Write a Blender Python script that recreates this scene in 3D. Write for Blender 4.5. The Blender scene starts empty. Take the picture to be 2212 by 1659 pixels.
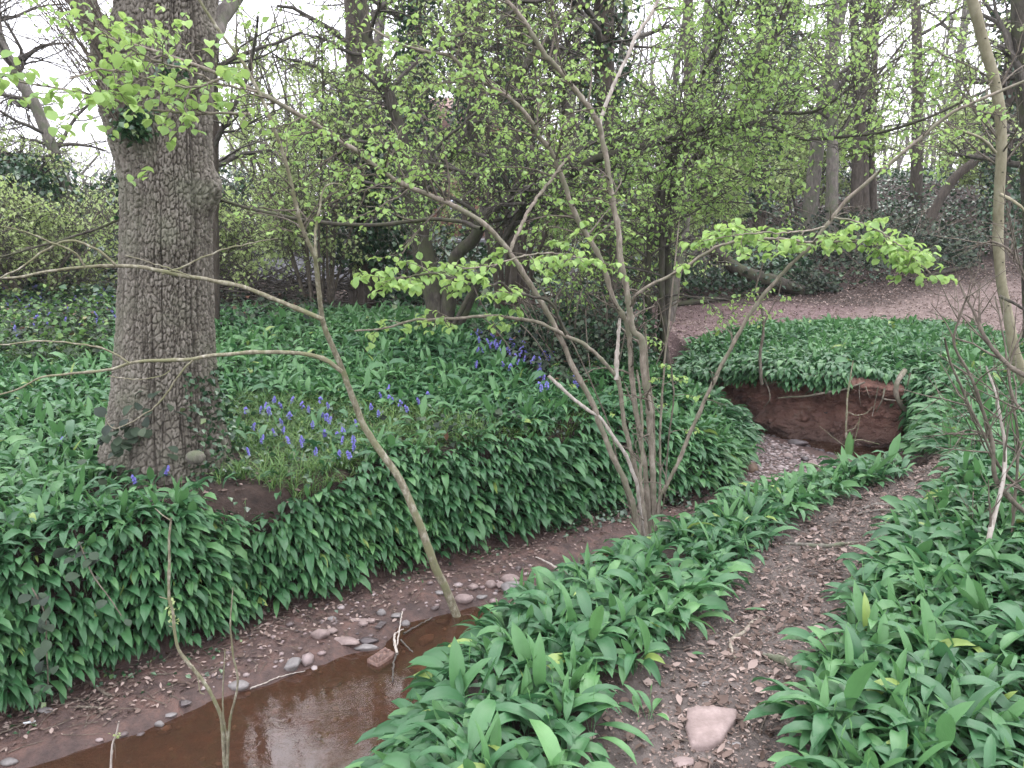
import bpy, math, random
import numpy as np
from mathutils import Vector
random.seed(7)
RS = np.random.RandomState(11)
# ------------------------------------------------------------------ camera
PITCH = math.radians(11.4)
CAMZ = 1.6
FOC = 1736.0            # focal length in units of a 2212 px wide picture
scene = bpy.context.scene
cam = bpy.data.cameras.new('camera')
camo = bpy.data.objects.new('camera', cam)
scene.collection.objects.link(camo)
camo.location = (0, 0, CAMZ)
camo.rotation_euler = (math.radians(90) - PITCH, 0, 0)
cam.sensor_width = 36
cam.lens = FOC / 2212 * 36
cam.clip_start = 0.05
cam.clip_end = 600
scene.camera = camo
# ------------------------------------------------------------------ world: overcast daylight
SUN_EL, SUN_AZ = math.radians(48), math.radians(25)
w = bpy.data.worlds.new('World'); scene.world = w; w.use_nodes = True
nt = w.node_tree; nt.nodes.clear()
out = nt.nodes.new('ShaderNodeOutputWorld'); bg = nt.nodes.new('ShaderNodeBackground')
sky = nt.nodes.new('ShaderNodeTexSky'); sky.sky_type = 'NISHITA'; sky.sun_disc = False
sky.sun_elevation = SUN_EL; sky.sun_rotation = SUN_AZ
sky.air_density = 1.0; sky.dust_density = 4.0; sky.ozone_density = 1.0
mixc = nt.nodes.new('ShaderNodeMix'); mixc.data_type = 'RGBA'; mixc.inputs[0].default_value = 0.8
tc = nt.nodes.new('ShaderNodeTexCoord'); cn = nt.nodes.new('ShaderNodeTexNoise')
cn.inputs['Scale'].default_value = 2.2; cn.inputs['Detail'].default_value = 5
ramp = nt.nodes.new('ShaderNodeValToRGB')
ramp.color_ramp.elements[0].position = 0.3; ramp.color_ramp.elements[0].color = (12.0, 12.1, 13.4, 1)
ramp.color_ramp.elements[1].position = 0.75; ramp.color_ramp.elements[1].color = (17.0, 16.8, 17.8, 1)
nt.links.new(tc.outputs['Generated'], cn.inputs['Vector'])
nt.links.new(cn.outputs['Fac'], ramp.inputs['Fac'])
sep = nt.nodes.new('ShaderNodeSeparateXYZ'); nt.links.new(tc.outputs['Generated'], sep.inputs[0])
elv = nt.nodes.new('ShaderNodeMapRange'); elv.inputs['From Min'].default_value = 0; elv.inputs['From Max'].default_value = 1
elv.inputs['To Min'].default_value = .62; elv.inputs['To Max'].default_value = 1.9; nt.links.new(sep.outputs[2], elv.inputs[0])   # an overcast sky is brightest overhead
scl = nt.nodes.new('ShaderNodeVectorMath'); scl.operation = 'SCALE'; nt.links.new(ramp.outputs['Color'], scl.inputs[0]); nt.links.new(elv.outputs[0], scl.inputs['Scale'])
nt.links.new(sky.outputs['Color'], mixc.inputs[6]); nt.links.new(scl.outputs[0], mixc.inputs[7])
nt.links.new(mixc.outputs[2], bg.inputs['Color']); bg.inputs['Strength'].default_value = 0.15
nt.links.new(bg.outputs[0], out.inputs['Surface'])
sun = bpy.data.lights.new('sun', 'SUN'); sun.energy = 0.7; sun.angle = math.radians(25); sun.color = (1.0, 0.97, 0.93)
suno = bpy.data.objects.new('sun', sun); scene.collection.objects.link(suno)
suno.rotation_euler = (math.radians(90) - SUN_EL, 0, math.radians(180) - SUN_AZ)
vs = scene.view_settings
vs.view_transform = 'Standard'; vs.look = 'None'; vs.gamma = 1.0; vs.exposure = 0.72; vs.use_curve_mapping = False
scene.render.film_transparent = False
scene.cycles.max_bounces = 6
scene.cycles.volume_bounces = 0
scene.cycles.transparent_max_bounces = 12
# ------------------------------------------------------------------ picture point -> world point
CP, SP = math.cos(PITCH), math.sin(PITCH)
def ray(px, py):
    u = (px - 1106) / FOC; v = (py - 829.5) / FOC
    return np.array([u, CP - v * SP, -SP - v * CP])
def G(px, py, z):                       # on a level at height z
    d = ray(px, py); t = (z - CAMZ) / d[2]
    return np.array([d[0] * t, d[1] * t, z])
def at(px, py, Y):                      # at a distance Y in front of the camera
    d = ray(px, py); t = Y / d[1]
    return np.array([d[0] * t, Y, CAMZ + d[2] * t])
def px_len(n, Y): return n * Y / FOC
# ------------------------------------------------------------------ mesh helpers
def new_mesh(name, V, quads=None, tris=None, attrs=None, uv=None, smooth=True):
    me = bpy.data.meshes.new(name)
    V = np.asarray(V, dtype=np.float32).reshape(-1, 3)
    nq = 0 if quads is None else len(quads); ntr = 0 if tris is None else len(tris)
    me.vertices.add(len(V)); me.vertices.foreach_set('co', V.ravel())
    idx = []
    if nq: idx.append(np.asarray(quads, dtype=np.int32).ravel())
    if ntr: idx.append(np.asarray(tris, dtype=np.int32).ravel())
    idx = np.concatenate(idx) if idx else np.zeros(0, np.int32)
    me.loops.add(len(idx)); me.loops.foreach_set('vertex_index', idx)
    starts = np.concatenate([np.arange(nq) * 4, nq * 4 + np.arange(ntr) * 3]).astype(np.int32)
    me.polygons.add(nq + ntr); me.polygons.foreach_set('loop_start', starts)
    if smooth: me.polygons.foreach_set('use_smooth', np.ones(nq + ntr, dtype=bool))
    me.update(calc_edges=True)
    for k, a in (attrs or {}).items():
        at_ = me.attributes.new(k, 'FLOAT', 'POINT'); at_.data.foreach_set('value', np.asarray(a, dtype=np.float32).ravel())
    if uv is not None:
        l = me.uv_layers.new(name='UVMap'); l.data.foreach_set('uv', np.asarray(uv, dtype=np.float32)[idx].ravel())
    return me
def link(name, me, mat=None, parent=None, loc=None):
    o = bpy.data.objects.new(name, me); scene.collection.objects.link(o)
    if mat is not None and me is not None: me.materials.append(mat)
    if parent is not None: o.parent = parent
    if loc is not None: o.location = loc
    return o
def tag(o, label, cat, group=None, kind=None):
    if label: o['label'] = label
    if cat: o['category'] = cat
    if group: o['group'] = group
    if kind: o['kind'] = kind
    return o
def thing(name, label, cat, loc=(0, 0, 0), group=None):
    o = bpy.data.objects.new(name, None); scene.collection.objects.link(o)
    o.location = loc; o.empty_display_size = 0.2
    return tag(o, label, cat, group)
def part(name, geo, mat, root, label=None):
    """geo = (V, quads, tris, attrs, uv) in world coordinates; stored relative to its thing"""
    V = geo[0] - np.array(root.location)
    o = link(name, new_mesh(name, V, *geo[1:]), mat, root)
    if label: o['label'] = label
    return o
def merge(geos):
    geos = [g for g in geos if g is not None and len(g[0])]
    Vs, Qs, Ts, off = [], [], [], 0
    keys = set(); 
    for g in geos:
        if g[3]: keys |= set(g[3].keys())
    at_ = {k: [] for k in keys}; uvs = []; anyuv = any(g[4] is not None for g in geos)
    for g in geos:
        n = len(g[0]); Vs.append(g[0])
        if g[1] is not None and len(g[1]): Qs.append(np.asarray(g[1]) + off)
        if g[2] is not None and len(g[2]): Ts.append(np.asarray(g[2]) + off)
        for k in keys: at_[k].append(np.asarray(g[3][k]).ravel() if (g[3] and k in g[3]) else np.full(n, .5))
        if anyuv: uvs.append(g[4] if g[4] is not None else np.zeros((n, 2)))
        off += n
    return (np.concatenate(Vs), np.concatenate(Qs) if Qs else None, np.concatenate(Ts) if Ts else None,
            {k: np.concatenate(v) for k, v in at_.items()}, np.concatenate(uvs) if anyuv else None)
# ------------------------------------------------------------------ noise
def hash2(i, j, s=0):
    n = (i.astype(np.int64) * 374761393 + j.astype(np.int64) * 668265263 + s * 974634777) & 0x7fffffff
    n = ((n ^ (n >> 13)) * 1274126177) & 0x7fffffff
    n = (n ^ (n >> 16)) & 0x7fffffff
    return (n % 100003) / 100003.0
def vnoise(x, y, s=0):
    xi = np.floor(x); yi = np.floor(y); fx = x - xi; fy = y - yi
    fx = fx * fx * (3 - 2 * fx); fy = fy * fy * (3 - 2 * fy)
    a = hash2(xi, yi, s); b = hash2(xi + 1, yi, s); c = hash2(xi, yi + 1, s); d = hash2(xi + 1, yi + 1, s)
    return (a * (1 - fx) + b * fx) * (1 - fy) + (c * (1 - fx) + d * fx) * fy
def fbm(x, y, o=4, s=0):
    r = 0; a = .5
    for k in range(o):
        r = r + a * vnoise(x, y, s + k); x = x * 2.03; y = y * 2.03; a *= .5
    return r / (1 - .5 ** o) - .5
def ss(a, b, x):
    t = np.clip((x - a) / (b - a), 0, 1); return t * t * (3 - 2 * t)
# ------------------------------------------------------------------ polygons in plan
def pdist(P, poly, closed=True):
    P = np.asarray(P, float); poly = np.asarray(poly, float)[:, :2]
    n = len(poly); best = np.full(len(P), 1e9)
    m = n if closed else n - 1
    for i in range(m):
        a = poly[i]; b = poly[(i + 1) % n]; ab = b - a; L = ab @ ab + 1e-12
        t = np.clip(((P - a) @ ab) / L, 0, 1)
        d = P - (a + t[:, None] * ab)
        best = np.minimum(best, np.einsum('ij,ij->i', d, d))
    return np.sqrt(best)
def inside(P, poly):
    P = np.asarray(P, float); poly = np.asarray(poly, float)[:, :2]
    x, y = P[:, 0], P[:, 1]; r = np.zeros(len(P), bool); n = len(poly)
    for i in range(n):
        x1, y1 = poly[i]; x2, y2 = poly[(i + 1) % n]
        c = ((y1 > y) != (y2 > y)) & (x < (x2 - x1) * (y - y1) / (y2 - y1 + 1e-12) + x1)
        r ^= c
    return r
def sdist(P, poly):                    # negative inside
    d = pdist(P, poly); return np.where(inside(P, poly), -d, d)
def smooth_line(pts, n=None, step=None, closed=False):
    P = np.asarray(pts, float)
    if closed: P = np.vstack([P[-1], P, P[0], P[1]])
    else: P = np.vstack([2 * P[0] - P[1], P, 2 * P[-1] - P[-2]])
    outp = []
    for i in range(1, len(P) - 2):
        p0, p1, p2, p3 = P[i - 1:i + 3]
        k = 8 if step is None else max(2, int(np.linalg.norm(p2 - p1) / step))
        for t in np.arange(k) / k:
            outp.append(.5 * ((2 * p1) + (-p0 + p2) * t + (2 * p0 - 5 * p1 + 4 * p2 - p3) * t * t + (-p0 + 3 * p1 - 3 * p2 + p3) * t ** 3))
    if not closed: outp.append(P[-2])
    outp = np.array(outp)
    if n is not None:
        L = np.concatenate([[0], np.cumsum(np.linalg.norm(np.diff(outp, axis=0), axis=1))])
        q = np.linspace(0, L[-1], n)
        outp = np.stack([np.interp(q, L, outp[:, k]) for k in range(outp.shape[1])], 1)
    return outp
# ------------------------------------------------------------------ the lie of the land
ZF = -0.66
def gp(lst, z): return [G(x, y, z)[:2] for x, y in lst]
FOOT_L = gp([(-500, 1800), (0, 1545), (120, 1500), (260, 1450), (430, 1400), (560, 1330), (700, 1295), (870, 1235), (1040, 1190),
             (1200, 1145), (1330, 1100), (1460, 1085), (1570, 1062), (1618, 1020), (1618, 965)], ZF)
FOOT_L += [(1.95, 8.6), (1.5, 9.3), (.9, 10.6), (.2, 12.0)]
FOOT_FAR = [(1.2, 12.6), (2.0, 11.2), tuple(G(1500, 878, ZF)[:2]), tuple(G(1611, 900, ZF)[:2]), tuple(G(1687, 918, ZF)[:2]),
            tuple(G(1826, 936, ZF)[:2]), tuple(G(1895, 944, ZF)[:2]), tuple(G(1975, 944, ZF)[:2])]
TOP_N = [tuple(p) for p in gp([(2000, 985), (1900, 1010), (1760, 1040), (1620, 1090), (1480, 1150), (1340, 1225), (1210, 1285), (1110, 1345), (1050, 1410), (1000, 1500), (950, 1640), (930, 1720)], 0)]
TOP_N += [(-.2, 1.2), (-.8, .2)]
def shift_left(line, d):                # move an open line to the side of the stream
    L = np.array(line); T = np.gradient(L, axis=0); T /= np.linalg.norm(T, axis=1)[:, None]
    return L + np.stack([T[:, 1], -T[:, 0]], 1) * d
FOOT_N = [tuple(p) for p in shift_left(TOP_N, .34)]
CH = smooth_line(FOOT_L + FOOT_FAR + FOOT_N + [(-3.2, .2), (-6, 1.4)], step=.12, closed=True)
PATH = smooth_line([tuple(G(x, y, 0)[:2]) for x, y in [(1500, 1659), (1560, 1480), (1660, 1320), (1770, 1190), (1900, 1085), (2010, 1045)]] +
                   [(3.25, 5.6), (3.9, 6.6), (4.3, 8.0), (4.6, 10.0), (5.6, 11.6)], step=.15)
PATH = np.vstack([[(.55, .2), (.5, 1.2)], PATH])
PATHW = np.interp(np.arange(len(PATH)), [0, 2, len(PATH) * .25, len(PATH) * .55, len(PATH)], [.36, .36, .27, .24, .55])
WATER1 = smooth_line([tuple(p) for p in gp([(-700, 2000), (-100, 1690), (69, 1639), (208, 1597), (347, 1552), (399, 1531), (451, 1503), (538, 1482), (608, 1458), (660, 1434),
         (768, 1402), (817, 1397), (859, 1350), (977, 1312), (1026, 1300), (1100, 1310), (1090, 1380), (1020, 1500), (960, 1700)], -.72)] + [(-.6, 1.8), (-1.2, .6)], step=.1, closed=True)
WATER2 = np.array(gp([(1235, 1222), (1262, 1200), (1305, 1186), (1355, 1180), (1385, 1195), (1330, 1230)], -.72))
WATER3 = smooth_line(gp([(1500, 878), (1600, 899), (1700, 918), (1826, 934), (1900, 944), (1970, 950), (1930, 990), (1860, 1000), (1800, 990), (1740, 968), (1690, 950), (1630, 938), (1560, 912)], -.72), step=.1, closed=True)
FACE = smooth_line([G(x, y, ZF)[:2] for x, y in [(1490, 872), (1560, 890), (1611, 902), (1687, 920), (1760, 930), (1826, 938), (1895, 948), (1960, 950), (2010, 955), (2040, 985)]], step=.015)
def height(x, y):
    x = np.atleast_1d(np.asarray(x, float)); y = np.atleast_1d(np.asarray(y, float))
    P = np.stack([x, y], 1)
    h = .05 * fbm(x * 1.1, y * 1.1, 3, 5) * ss(0, 3, y) + .012 * fbm(x * 7, y * 7, 3, 9)
    left = ss(2.2, .2, x)
    h = h + .36 * ss(5.2, 10, y) * left + .42 * ss(10, 16, y) * ss(-3.6, -5.6, x) + .06 * ss(10, 16, y) * ss(1.5, -1.5, x)
    h = h - .34 * np.exp(-((x - 1.75) ** 2 + (y - 7.3) ** 2) / .95 ** 2)
    h = h - .22 * np.exp(-((x - 2.6) ** 2 + (y - 10.2) ** 2) / .9 ** 2)
    h = h + .14 * ss(1.6, 3.2, x) * ss(6, 4, y)
    hill = np.clip(y - 12.3 - .25 * (6 - x), 0, 14)
    h = h + ss(1.2, 4.5, x) * (.155 * hill + .004 * hill ** 2 * ss(2, 8, x)) * .95
    h = h + .5 * ss(16, 40, y) * 1.0
    pd = np.full(len(x), 9.0); qp = (np.abs(x - 2.5) < 4) & (y < 9.5); pd[qp] = pdist(P[qp], PATH, False)
    h = h - .05 * ss(.5, .2, pd) * (y < 9)
    near = (x > -6.5) & (x < 4.5) & (y < 13.6)
    d = np.full(len(x), 5.0)
    if near.any(): d[near] = sdist(P[near], CH)
    wdt = .42 + .10 * fbm(x * 2, y * 2, 2, 3)
    wdt = np.where((y > 9.2) & (x > 1.6) & (x < 2.35), .9, wdt)
    fd = np.full(len(x), 5.0)
    nf0 = near & (x > 1.8) & (y > 7.5) & (y < 11.5); fd[nf0] = pdist(P[nf0], FACE, False)
    wdt = np.where((fd < .5) & (y > 8.2), .14, wdt)
    t = ss(0, 1, np.clip(d / wdt, 0, 1)) ** .75
    bed = ZF - .02 + .05 * fbm(x * 3, y * 3, 3, 21) + .03 * fbm(x * 12, y * 12, 2, 31)
    wd = np.full(len(x), 1.0); q = near & (d < .3)
    if q.any(): wd[q] = np.minimum(np.minimum(sdist(P[q], WATER1), sdist(P[q], WATER2)), sdist(P[q], WATER3))
    bed = bed + .03 * ss(0, .25, wd) - .11 * ss(.05, -.18, wd) * 1.0
    bed = np.where(d > -.02, np.maximum(bed, -.68), bed)
    up = ss(10.2, 12.4, y) * .45
    bed = bed + up
    return bed * (1 - t) + h * t
def H1(x, y): return float(height([x], [y])[0])
def axis(lo, a, b, hi, step, g=1.12):
    c = list(np.arange(a, b, step)); s = step; v = c[-1]
    while v < hi: s *= g; v += s; c.append(v)
    s = step; v = a; pre = []
    while v > lo: s *= g; v -= s; pre.append(v)
    return np.array(pre[::-1] + c)
gx = axis(-150, -4.6, 5.4, 150, .034); gy = axis(-40, 1.4, 12.4, 170, .034)
XX, YY = np.meshgrid(gx, gy)
xf, yf = XX.ravel(), YY.ravel()
zf = height(xf, yf)
nx, ny = len(gx), len(gy)
ii = np.arange(nx * ny).reshape(ny, nx)
gq = np.stack([ii[:-1, :-1], ii[:-1, 1:], ii[1:, 1:], ii[1:, :-1]], -1).reshape(-1, 4)
ZG = zf.reshape(ny, nx); height_exact = height
def _grid(F, x, y):                     # read a field off the ground sheet
    i = np.clip(np.searchsorted(gx, x) - 1, 0, nx - 2); j = np.clip(np.searchsorted(gy, y) - 1, 0, ny - 2)
    fx = (x - gx[i]) / (gx[i + 1] - gx[i]); fy = (y - gy[j]) / (gy[j + 1] - gy[j])
    return (F[j, i] * (1 - fx) + F[j, i + 1] * fx) * (1 - fy) + (F[j + 1, i] * (1 - fx) + F[j + 1, i + 1] * fx) * fy
def height(x, y): return _grid(ZG, np.atleast_1d(np.asarray(x, float)), np.atleast_1d(np.asarray(y, float)))
def hit(px, py):                       # where the line of sight meets the ground
    d = ray(px, py)
    ts = 1.2 * (33 ** np.linspace(0, 1, 160))
    z = CAMZ + d[2] * ts; g = height(d[0] * ts, d[1] * ts)
    k = np.argmax(z < g)
    if k == 0: k = len(ts) - 1
    a, b = ts[k - 1], ts[k]
    for _ in range(12):
        m = (a + b) / 2
        if CAMZ + d[2] * m < H1(d[0] * m, d[1] * m): b = m
        else: a = m
    return np.array([d[0] * b, d[1] * b, H1(d[0] * b, d[1] * b)])
P2 = np.stack([xf, yf], 1)
sd = np.full(len(xf), 5.0); nn_ = (np.abs(xf) < 12) & (yf < 15); sd[nn_] = sdist(P2[nn_], CH)
k = np.argmin(np.abs(P2[:, None, 0][:1] - PATH[:, 0])) if False else 0
pdv = np.full(len(xf), 9.0); q = (np.abs(xf) < 9) & (yf < 16)
pdv[q] = pdist(P2[q], PATH, False)
a_path = ss(.42, .22, pdv) * (sd > 0)
a_mud = ss(.12, -.02, sd)
SDG = sd.reshape(ny, nx)
def chan(P): return _grid(SDG, P[:, 0], P[:, 1])      # distance to the stream channel, negative inside
far_path = ss(.9, .3, pdist(P2, smooth_line([(2.6, 13.0), (4.2, 12.3), (6.0, 11.7), (8, 11.0), (12, 9.6)], step=.3), False) - 1.1)
red_path = ss(.9, .1, pdist(P2, smooth_line([(4.6, 9.2), (5.2, 10.8), (6.5, 12.3), (9, 13.6), (14, 15)], step=.3), False) - .7)
# ------------------------------------------------------------------ materials
def mat(name):
    m = bpy.data.materials.new(name); m.use_nodes = True
    nt = m.node_tree; nt.nodes.clear()
    o = nt.nodes.new('ShaderNodeOutputMaterial'); b = nt.nodes.new('ShaderNodeBsdfPrincipled')
    nt.links.new(b.outputs[0], o.inputs['Surface'])
    return m, nt, b, o
def N(nt, t, **kw):
    n = nt.nodes.new(t)
    for k, v in kw.items():
        if k in n.inputs: n.inputs[k].default_value = v
        else: setattr(n, k, v)
    return n
def noise(nt, scale, detail=5, rough=.6, vec=None, dist=0):
    n = N(nt, 'ShaderNodeTexNoise', Scale=scale, Detail=detail, Roughness=rough, Distortion=dist)
    if vec is not None: nt.links.new(vec, n.inputs['Vector'])
    return n.outputs['Fac']
def ramp_(nt, fac, stops):
    r = nt.nodes.new('ShaderNodeValToRGB'); e = r.color_ramp.elements
    while len(e) < len(stops): e.new(.5)
    for i, (p, c) in enumerate(stops):
        e[i].position = p; e[i].color = (*c, 1)
    nt.links.new(fac, r.inputs['Fac']); return r.outputs['Color']
def mixc_(nt, fac, a, b, mode='MIX'):
    m = nt.nodes.new('ShaderNodeMix'); m.data_type = 'RGBA'; m.blend_type = mode
    for s, v in ((0, fac), (6, a), (7, b)):
        if hasattr(v, 'links') or hasattr(v, 'is_linked'): nt.links.new(v, m.inputs[s])
        elif s == 0: m.inputs[0].default_value = v
        else: m.inputs[s].default_value = (*v, 1)
    return m.outputs[2]
def mth(nt, op, a, b=None):
    m = nt.nodes.new('ShaderNodeMath'); m.operation = op
    for s, v in ((0, a), (1, b)):
        if v is None: continue
        if hasattr(v, 'is_linked'): nt.links.new(v, m.inputs[s])
        else: m.inputs[s].default_value = v
    return m.outputs[0]
def attr(nt, name):
    a = nt.nodes.new('ShaderNodeAttribute'); a.attribute_name = name; return a.outputs['Fac']
def bump(nt, b, hgt, strength=.5, dist=.01):
    n = nt.nodes.new('ShaderNodeBump'); n.inputs['Strength'].default_value = strength; n.inputs['Distance'].default_value = dist
    nt.links.new(hgt, n.inputs['Height']); nt.links.new(n.outputs[0], b.inputs['Normal'])
def objco(nt): return nt.nodes.new('ShaderNodeTexCoord').outputs['Object']

m, nt, b, o = mat('soil'); M_SOIL = m
co = objco(nt)
n1 = noise(nt, 9, 8, .7, co); n2 = noise(nt, 60, 4, .7, co); n3 = noise(nt, 2.2, 3, .5, co)
humus = ramp_(nt, n1, [(.3, (.016, .012, .010)), (.55, (.045, .030, .024)), (.75, (.085, .060, .048))])
pathc = ramp_(nt, n1, [(.3, (.052, .043, .038)), (.52, (.100, .083, .074)), (.72, (.165, .140, .126))])
mudc = ramp_(nt, n1, [(.3, (.038, .027, .025)), (.5, (.080, .052, .045)), (.66, (.125, .074, .060)), (.8, (.22, .10, .075))])
litc = ramp_(nt, n2, [(.3, (.055, .035, .032)), (.5, (.125, .082, .080)), (.68, (.27, .19, .18))])
redc = ramp_(nt, n1, [(.3, (.11, .080, .070)), (.7, (.20, .150, .134))])
c = mixc_(nt, attr(nt, 'path'), humus, pathc); c = mixc_(nt, attr(nt, 'mud'), c, mudc)
c = mixc_(nt, attr(nt, 'litter'), c, litc); c = mixc_(nt, attr(nt, 'redpath'), c, redc)
nt.links.new(c, b.inputs['Base Color'])
rr = mth(nt, 'MULTIPLY_ADD', attr(nt, 'mud'), -.35); rr.node.inputs[2].default_value = .9
nt.links.new(rr, b.inputs['Roughness']); b.inputs['Specular IOR Level'].default_value = .3
bump(nt, b, mth(nt, 'ADD', n1, mth(nt, 'MULTIPLY', n2, .5)), .8, .03)
ground = link('ground', new_mesh('ground', np.stack([xf, yf, zf], 1), gq, None,
    {'path': a_path, 'mud': a_mud, 'litter': far_path * (sd > 0), 'redpath': red_path * (sd > 0)}), M_SOIL)
ground['kind'] = 'structure'
# the raw red earth face of the outer bank
K = 90
s_ = np.linspace(0, 1, K)
nf = len(FACE)
T = np.gradient(FACE, axis=0); T /= np.linalg.norm(T, axis=1)[:, None]
Nn = np.stack([T[:, 1], -T[:, 0]], 1)           # towards the stream
ff, tt = np.meshgrid(np.arange(nf), s_, indexing='ij')
arc = ff * .015
top = height(FACE[:, 0] - Nn[:, 0] * .30, FACE[:, 1] - Nn[:, 1] * .30) + .015
zz = -.80 + (top[ff] + .80) * tt
offs = np.interp(s_, [0, .1, .25, .45, .6, .75, .9, 1], [.10, .05, .0, -.05, -.02, .03, .05, -.10])[None, :].repeat(nf, 0)
offs = offs + .22 * fbm(arc * 1.6, zz * 3.2, 4, 41) + .19 * fbm(arc * 6, zz * 8, 4, 44) + .055 * fbm(arc * 17, zz * 22, 3, 47) + .02 * fbm(arc * 40, zz * 50, 2, 49)
st = fbm(arc * 2, zz * 14, 2, 48); offs = offs + .05 * np.round((st + .6 * fbm(arc * 5, zz * 4, 3, 50)) * 6) / 6
offs[:, -4:] = np.minimum(offs[:, -4:], np.array([.05, 0, -.12, -.3]))
offs = offs + .07
V = np.stack([FACE[:, 0][ff] + Nn[:, 0][ff] * offs, FACE[:, 1][ff] + Nn[:, 1][ff] * offs, zz], -1).reshape(-1, 3)
V_FACE = V
ii = np.arange(nf * K).reshape(nf, K)
fq = np.stack([ii[:-1, :-1], ii[1:, :-1], ii[1:, 1:], ii[:-1, 1:]], -1).reshape(-1, 4)
m, nt, b, o = mat('red_earth'); M_RED = m; co = objco(nt)
n1 = noise(nt, 5, 8, .7, co); n2 = noise(nt, 40, 5, .7, co)
c = ramp_(nt, n1, [(.3, (.13, .068, .052)), (.46, (.24, .12, .09)), (.58, (.34, .18, .135)), (.70, (.46, .31, .25))])
c = mixc_(nt, mth(nt, 'MULTIPLY', n2, .35), c, (.08, .045, .038))
sp = N(nt, 'ShaderNodeSeparateXYZ'); nt.links.new(co, sp.inputs[0])      # the foot of the bank is wet
wt = ramp_(nt, mth(nt, 'ADD', mth(nt, 'MULTIPLY', sp.outputs[2], -1.0), mth(nt, 'MULTIPLY', n1, .5)), [(.62, (0, 0, 0)), (.95, (.85, .85, .85))])
c = mixc_(nt, wt, c, (.070, .045, .036)); nt.links.new(c, b.inputs['Base Color']); b.inputs['Roughness'].default_value = .85
bump(nt, b, n2, 1., .04)
eb = link('earth_bank', new_mesh('earth_bank', V, fq), M_RED); eb['kind'] = 'structure'
# water
m, nt, b, o = mat('stream_water'); M_WATER = m; nt.nodes.remove(b); co = objco(nt)
tr = N(nt, 'ShaderNodeBsdfTransparent'); tr.inputs[0].default_value = (.74, .54, .41, 1)
df = N(nt, 'ShaderNodeBsdfDiffuse'); df.inputs[0].default_value = (.115, .066, .044, 1)
gl = N(nt, 'ShaderNodeBsdfGlossy', Roughness=.015); gl.inputs[0].default_value = (1, 1, 1, 1)
fr = N(nt, 'ShaderNodeFresnel', IOR=1.5)
bp = N(nt, 'ShaderNodeBump', Strength=.05, Distance=.01)
nt.links.new(noise(nt, 16, 4, .6, co, 1.0), bp.inputs['Height'])
nt.links.new(bp.outputs[0], gl.inputs['Normal']); nt.links.new(bp.outputs[0], fr.inputs['Normal'])
m1 = N(nt, 'ShaderNodeMixShader'); m1.inputs[0].default_value = .25
m2 = N(nt, 'ShaderNodeMixShader')
nt.links.new(tr.outputs[0], m1.inputs[1]); nt.links.new(df.outputs[0], m1.inputs[2])
nt.links.new(fr.outputs[0], m2.inputs[0]); nt.links.new(m1.outputs[0], m2.inputs[1]); nt.links.new(gl.outputs[0], m2.inputs[2])
nt.links.new(m2.outputs[0], o.inputs['Surface'])
wx = np.arange(-6, 4.2, .1); wy = np.arange(.2, 10.2, .1)
WX, WY = np.meshgrid(wx, wy); wp = np.stack([WX.ravel(), WY.ravel()], 1)
keep = sdist(wp, CH) < .12
ii = np.arange(len(wp)).reshape(len(wy), len(wx))
wq = np.stack([ii[:-1, :-1], ii[:-1, 1:], ii[1:, 1:], ii[1:, :-1]], -1).reshape(-1, 4)
wq = wq[keep[wq].all(1)]
used = np.unique(wq); rm = -np.ones(len(wp), int); rm[used] = np.arange(len(used))
wo = link('stream_water', new_mesh('stream_water', np.column_stack([wp[used], np.full(len(used), -.72)]), rm[wq]), M_WATER)
wo['kind'] = 'structure'
# ------------------------------------------------------------------ leaves
def leaf_mat(name, dark, mid, light, odd=None, trans=.30, rough=.42, spec=.5, vein=0, sheen=0):
    m, nt, b, o = mat(name)
    r = attr(nt, 'rnd')
    stops = [(0, dark), (.5, mid), (.93, light)]
    if odd: stops.append((.975, odd))
    c = ramp_(nt, r, stops)
    co = objco(nt); n1 = noise(nt, 30, 4, .6, co)
    c = mixc_(nt, mth(nt, 'MULTIPLY', n1, .35), c, tuple(x * .55 for x in mid))
    nt.links.new(c, b.inputs['Base Color']); b.inputs['Roughness'].default_value = rough
    b.inputs['Specular IOR Level'].default_value = spec
    if vein:
        uvn = N(nt, 'ShaderNodeUVMap'); wv = N(nt, 'ShaderNodeTexWave', Scale=vein); wv.bands_direction = 'X'
        nt.links.new(uvn.outputs[0], wv.inputs['Vector'])
        bump(nt, b, mth(nt, 'ADD', mth(nt, 'MULTIPLY', wv.outputs['Fac'], .3), n1), .35, .004)
    t = N(nt, 'ShaderNodeBsdfTranslucent')
    nt.links.new(mixc_(nt, .6, c, (.40, .56, .16), 'MIX') if trans > .35 else c, t.inputs['Color'])
    mx = N(nt, 'ShaderNodeMixShader'); mx.inputs[0].default_value = trans
    nt.links.new(b.outputs[0], mx.inputs[1]); nt.links.new(t.outputs[0], mx.inputs[2]); nt.links.new(mx.outputs[0], o.inputs['Surface'])
    return m
M_GARLIC = leaf_mat('ramsons_leaf', (.022, .078, .032), (.052, .152, .058), (.14, .30, .10), (.26, .36, .09), .26, .42, .5, 5)
M_HAZEL = leaf_mat('hazel_leaf', (.19, .32, .10), (.27, .43, .13), (.38, .54, .17), None, .45, .5, .35)
M_SPRING = leaf_mat('spring_leaf', (.24, .30, .14), (.37, .45, .21), (.52, .60, .29), None, .45, .6, .25)
M_IVY = leaf_mat('ivy_leaf', (.018, .050, .024), (.032, .085, .036), (.07, .14, .055), (.15, .2, .08), .10, .32, .6)
M_BRAMBLE = leaf_mat('bramble_leaf', (.026, .034, .028), (.045, .068, .042), (.08, .10, .062), (.14, .06, .04), .12, .65, .15)
M_GRASS = leaf_mat('grass_blade', (.045, .12, .03), (.09, .19, .045), (.17, .27, .07), (.28, .24, .12), .25, .5, .4)
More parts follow.
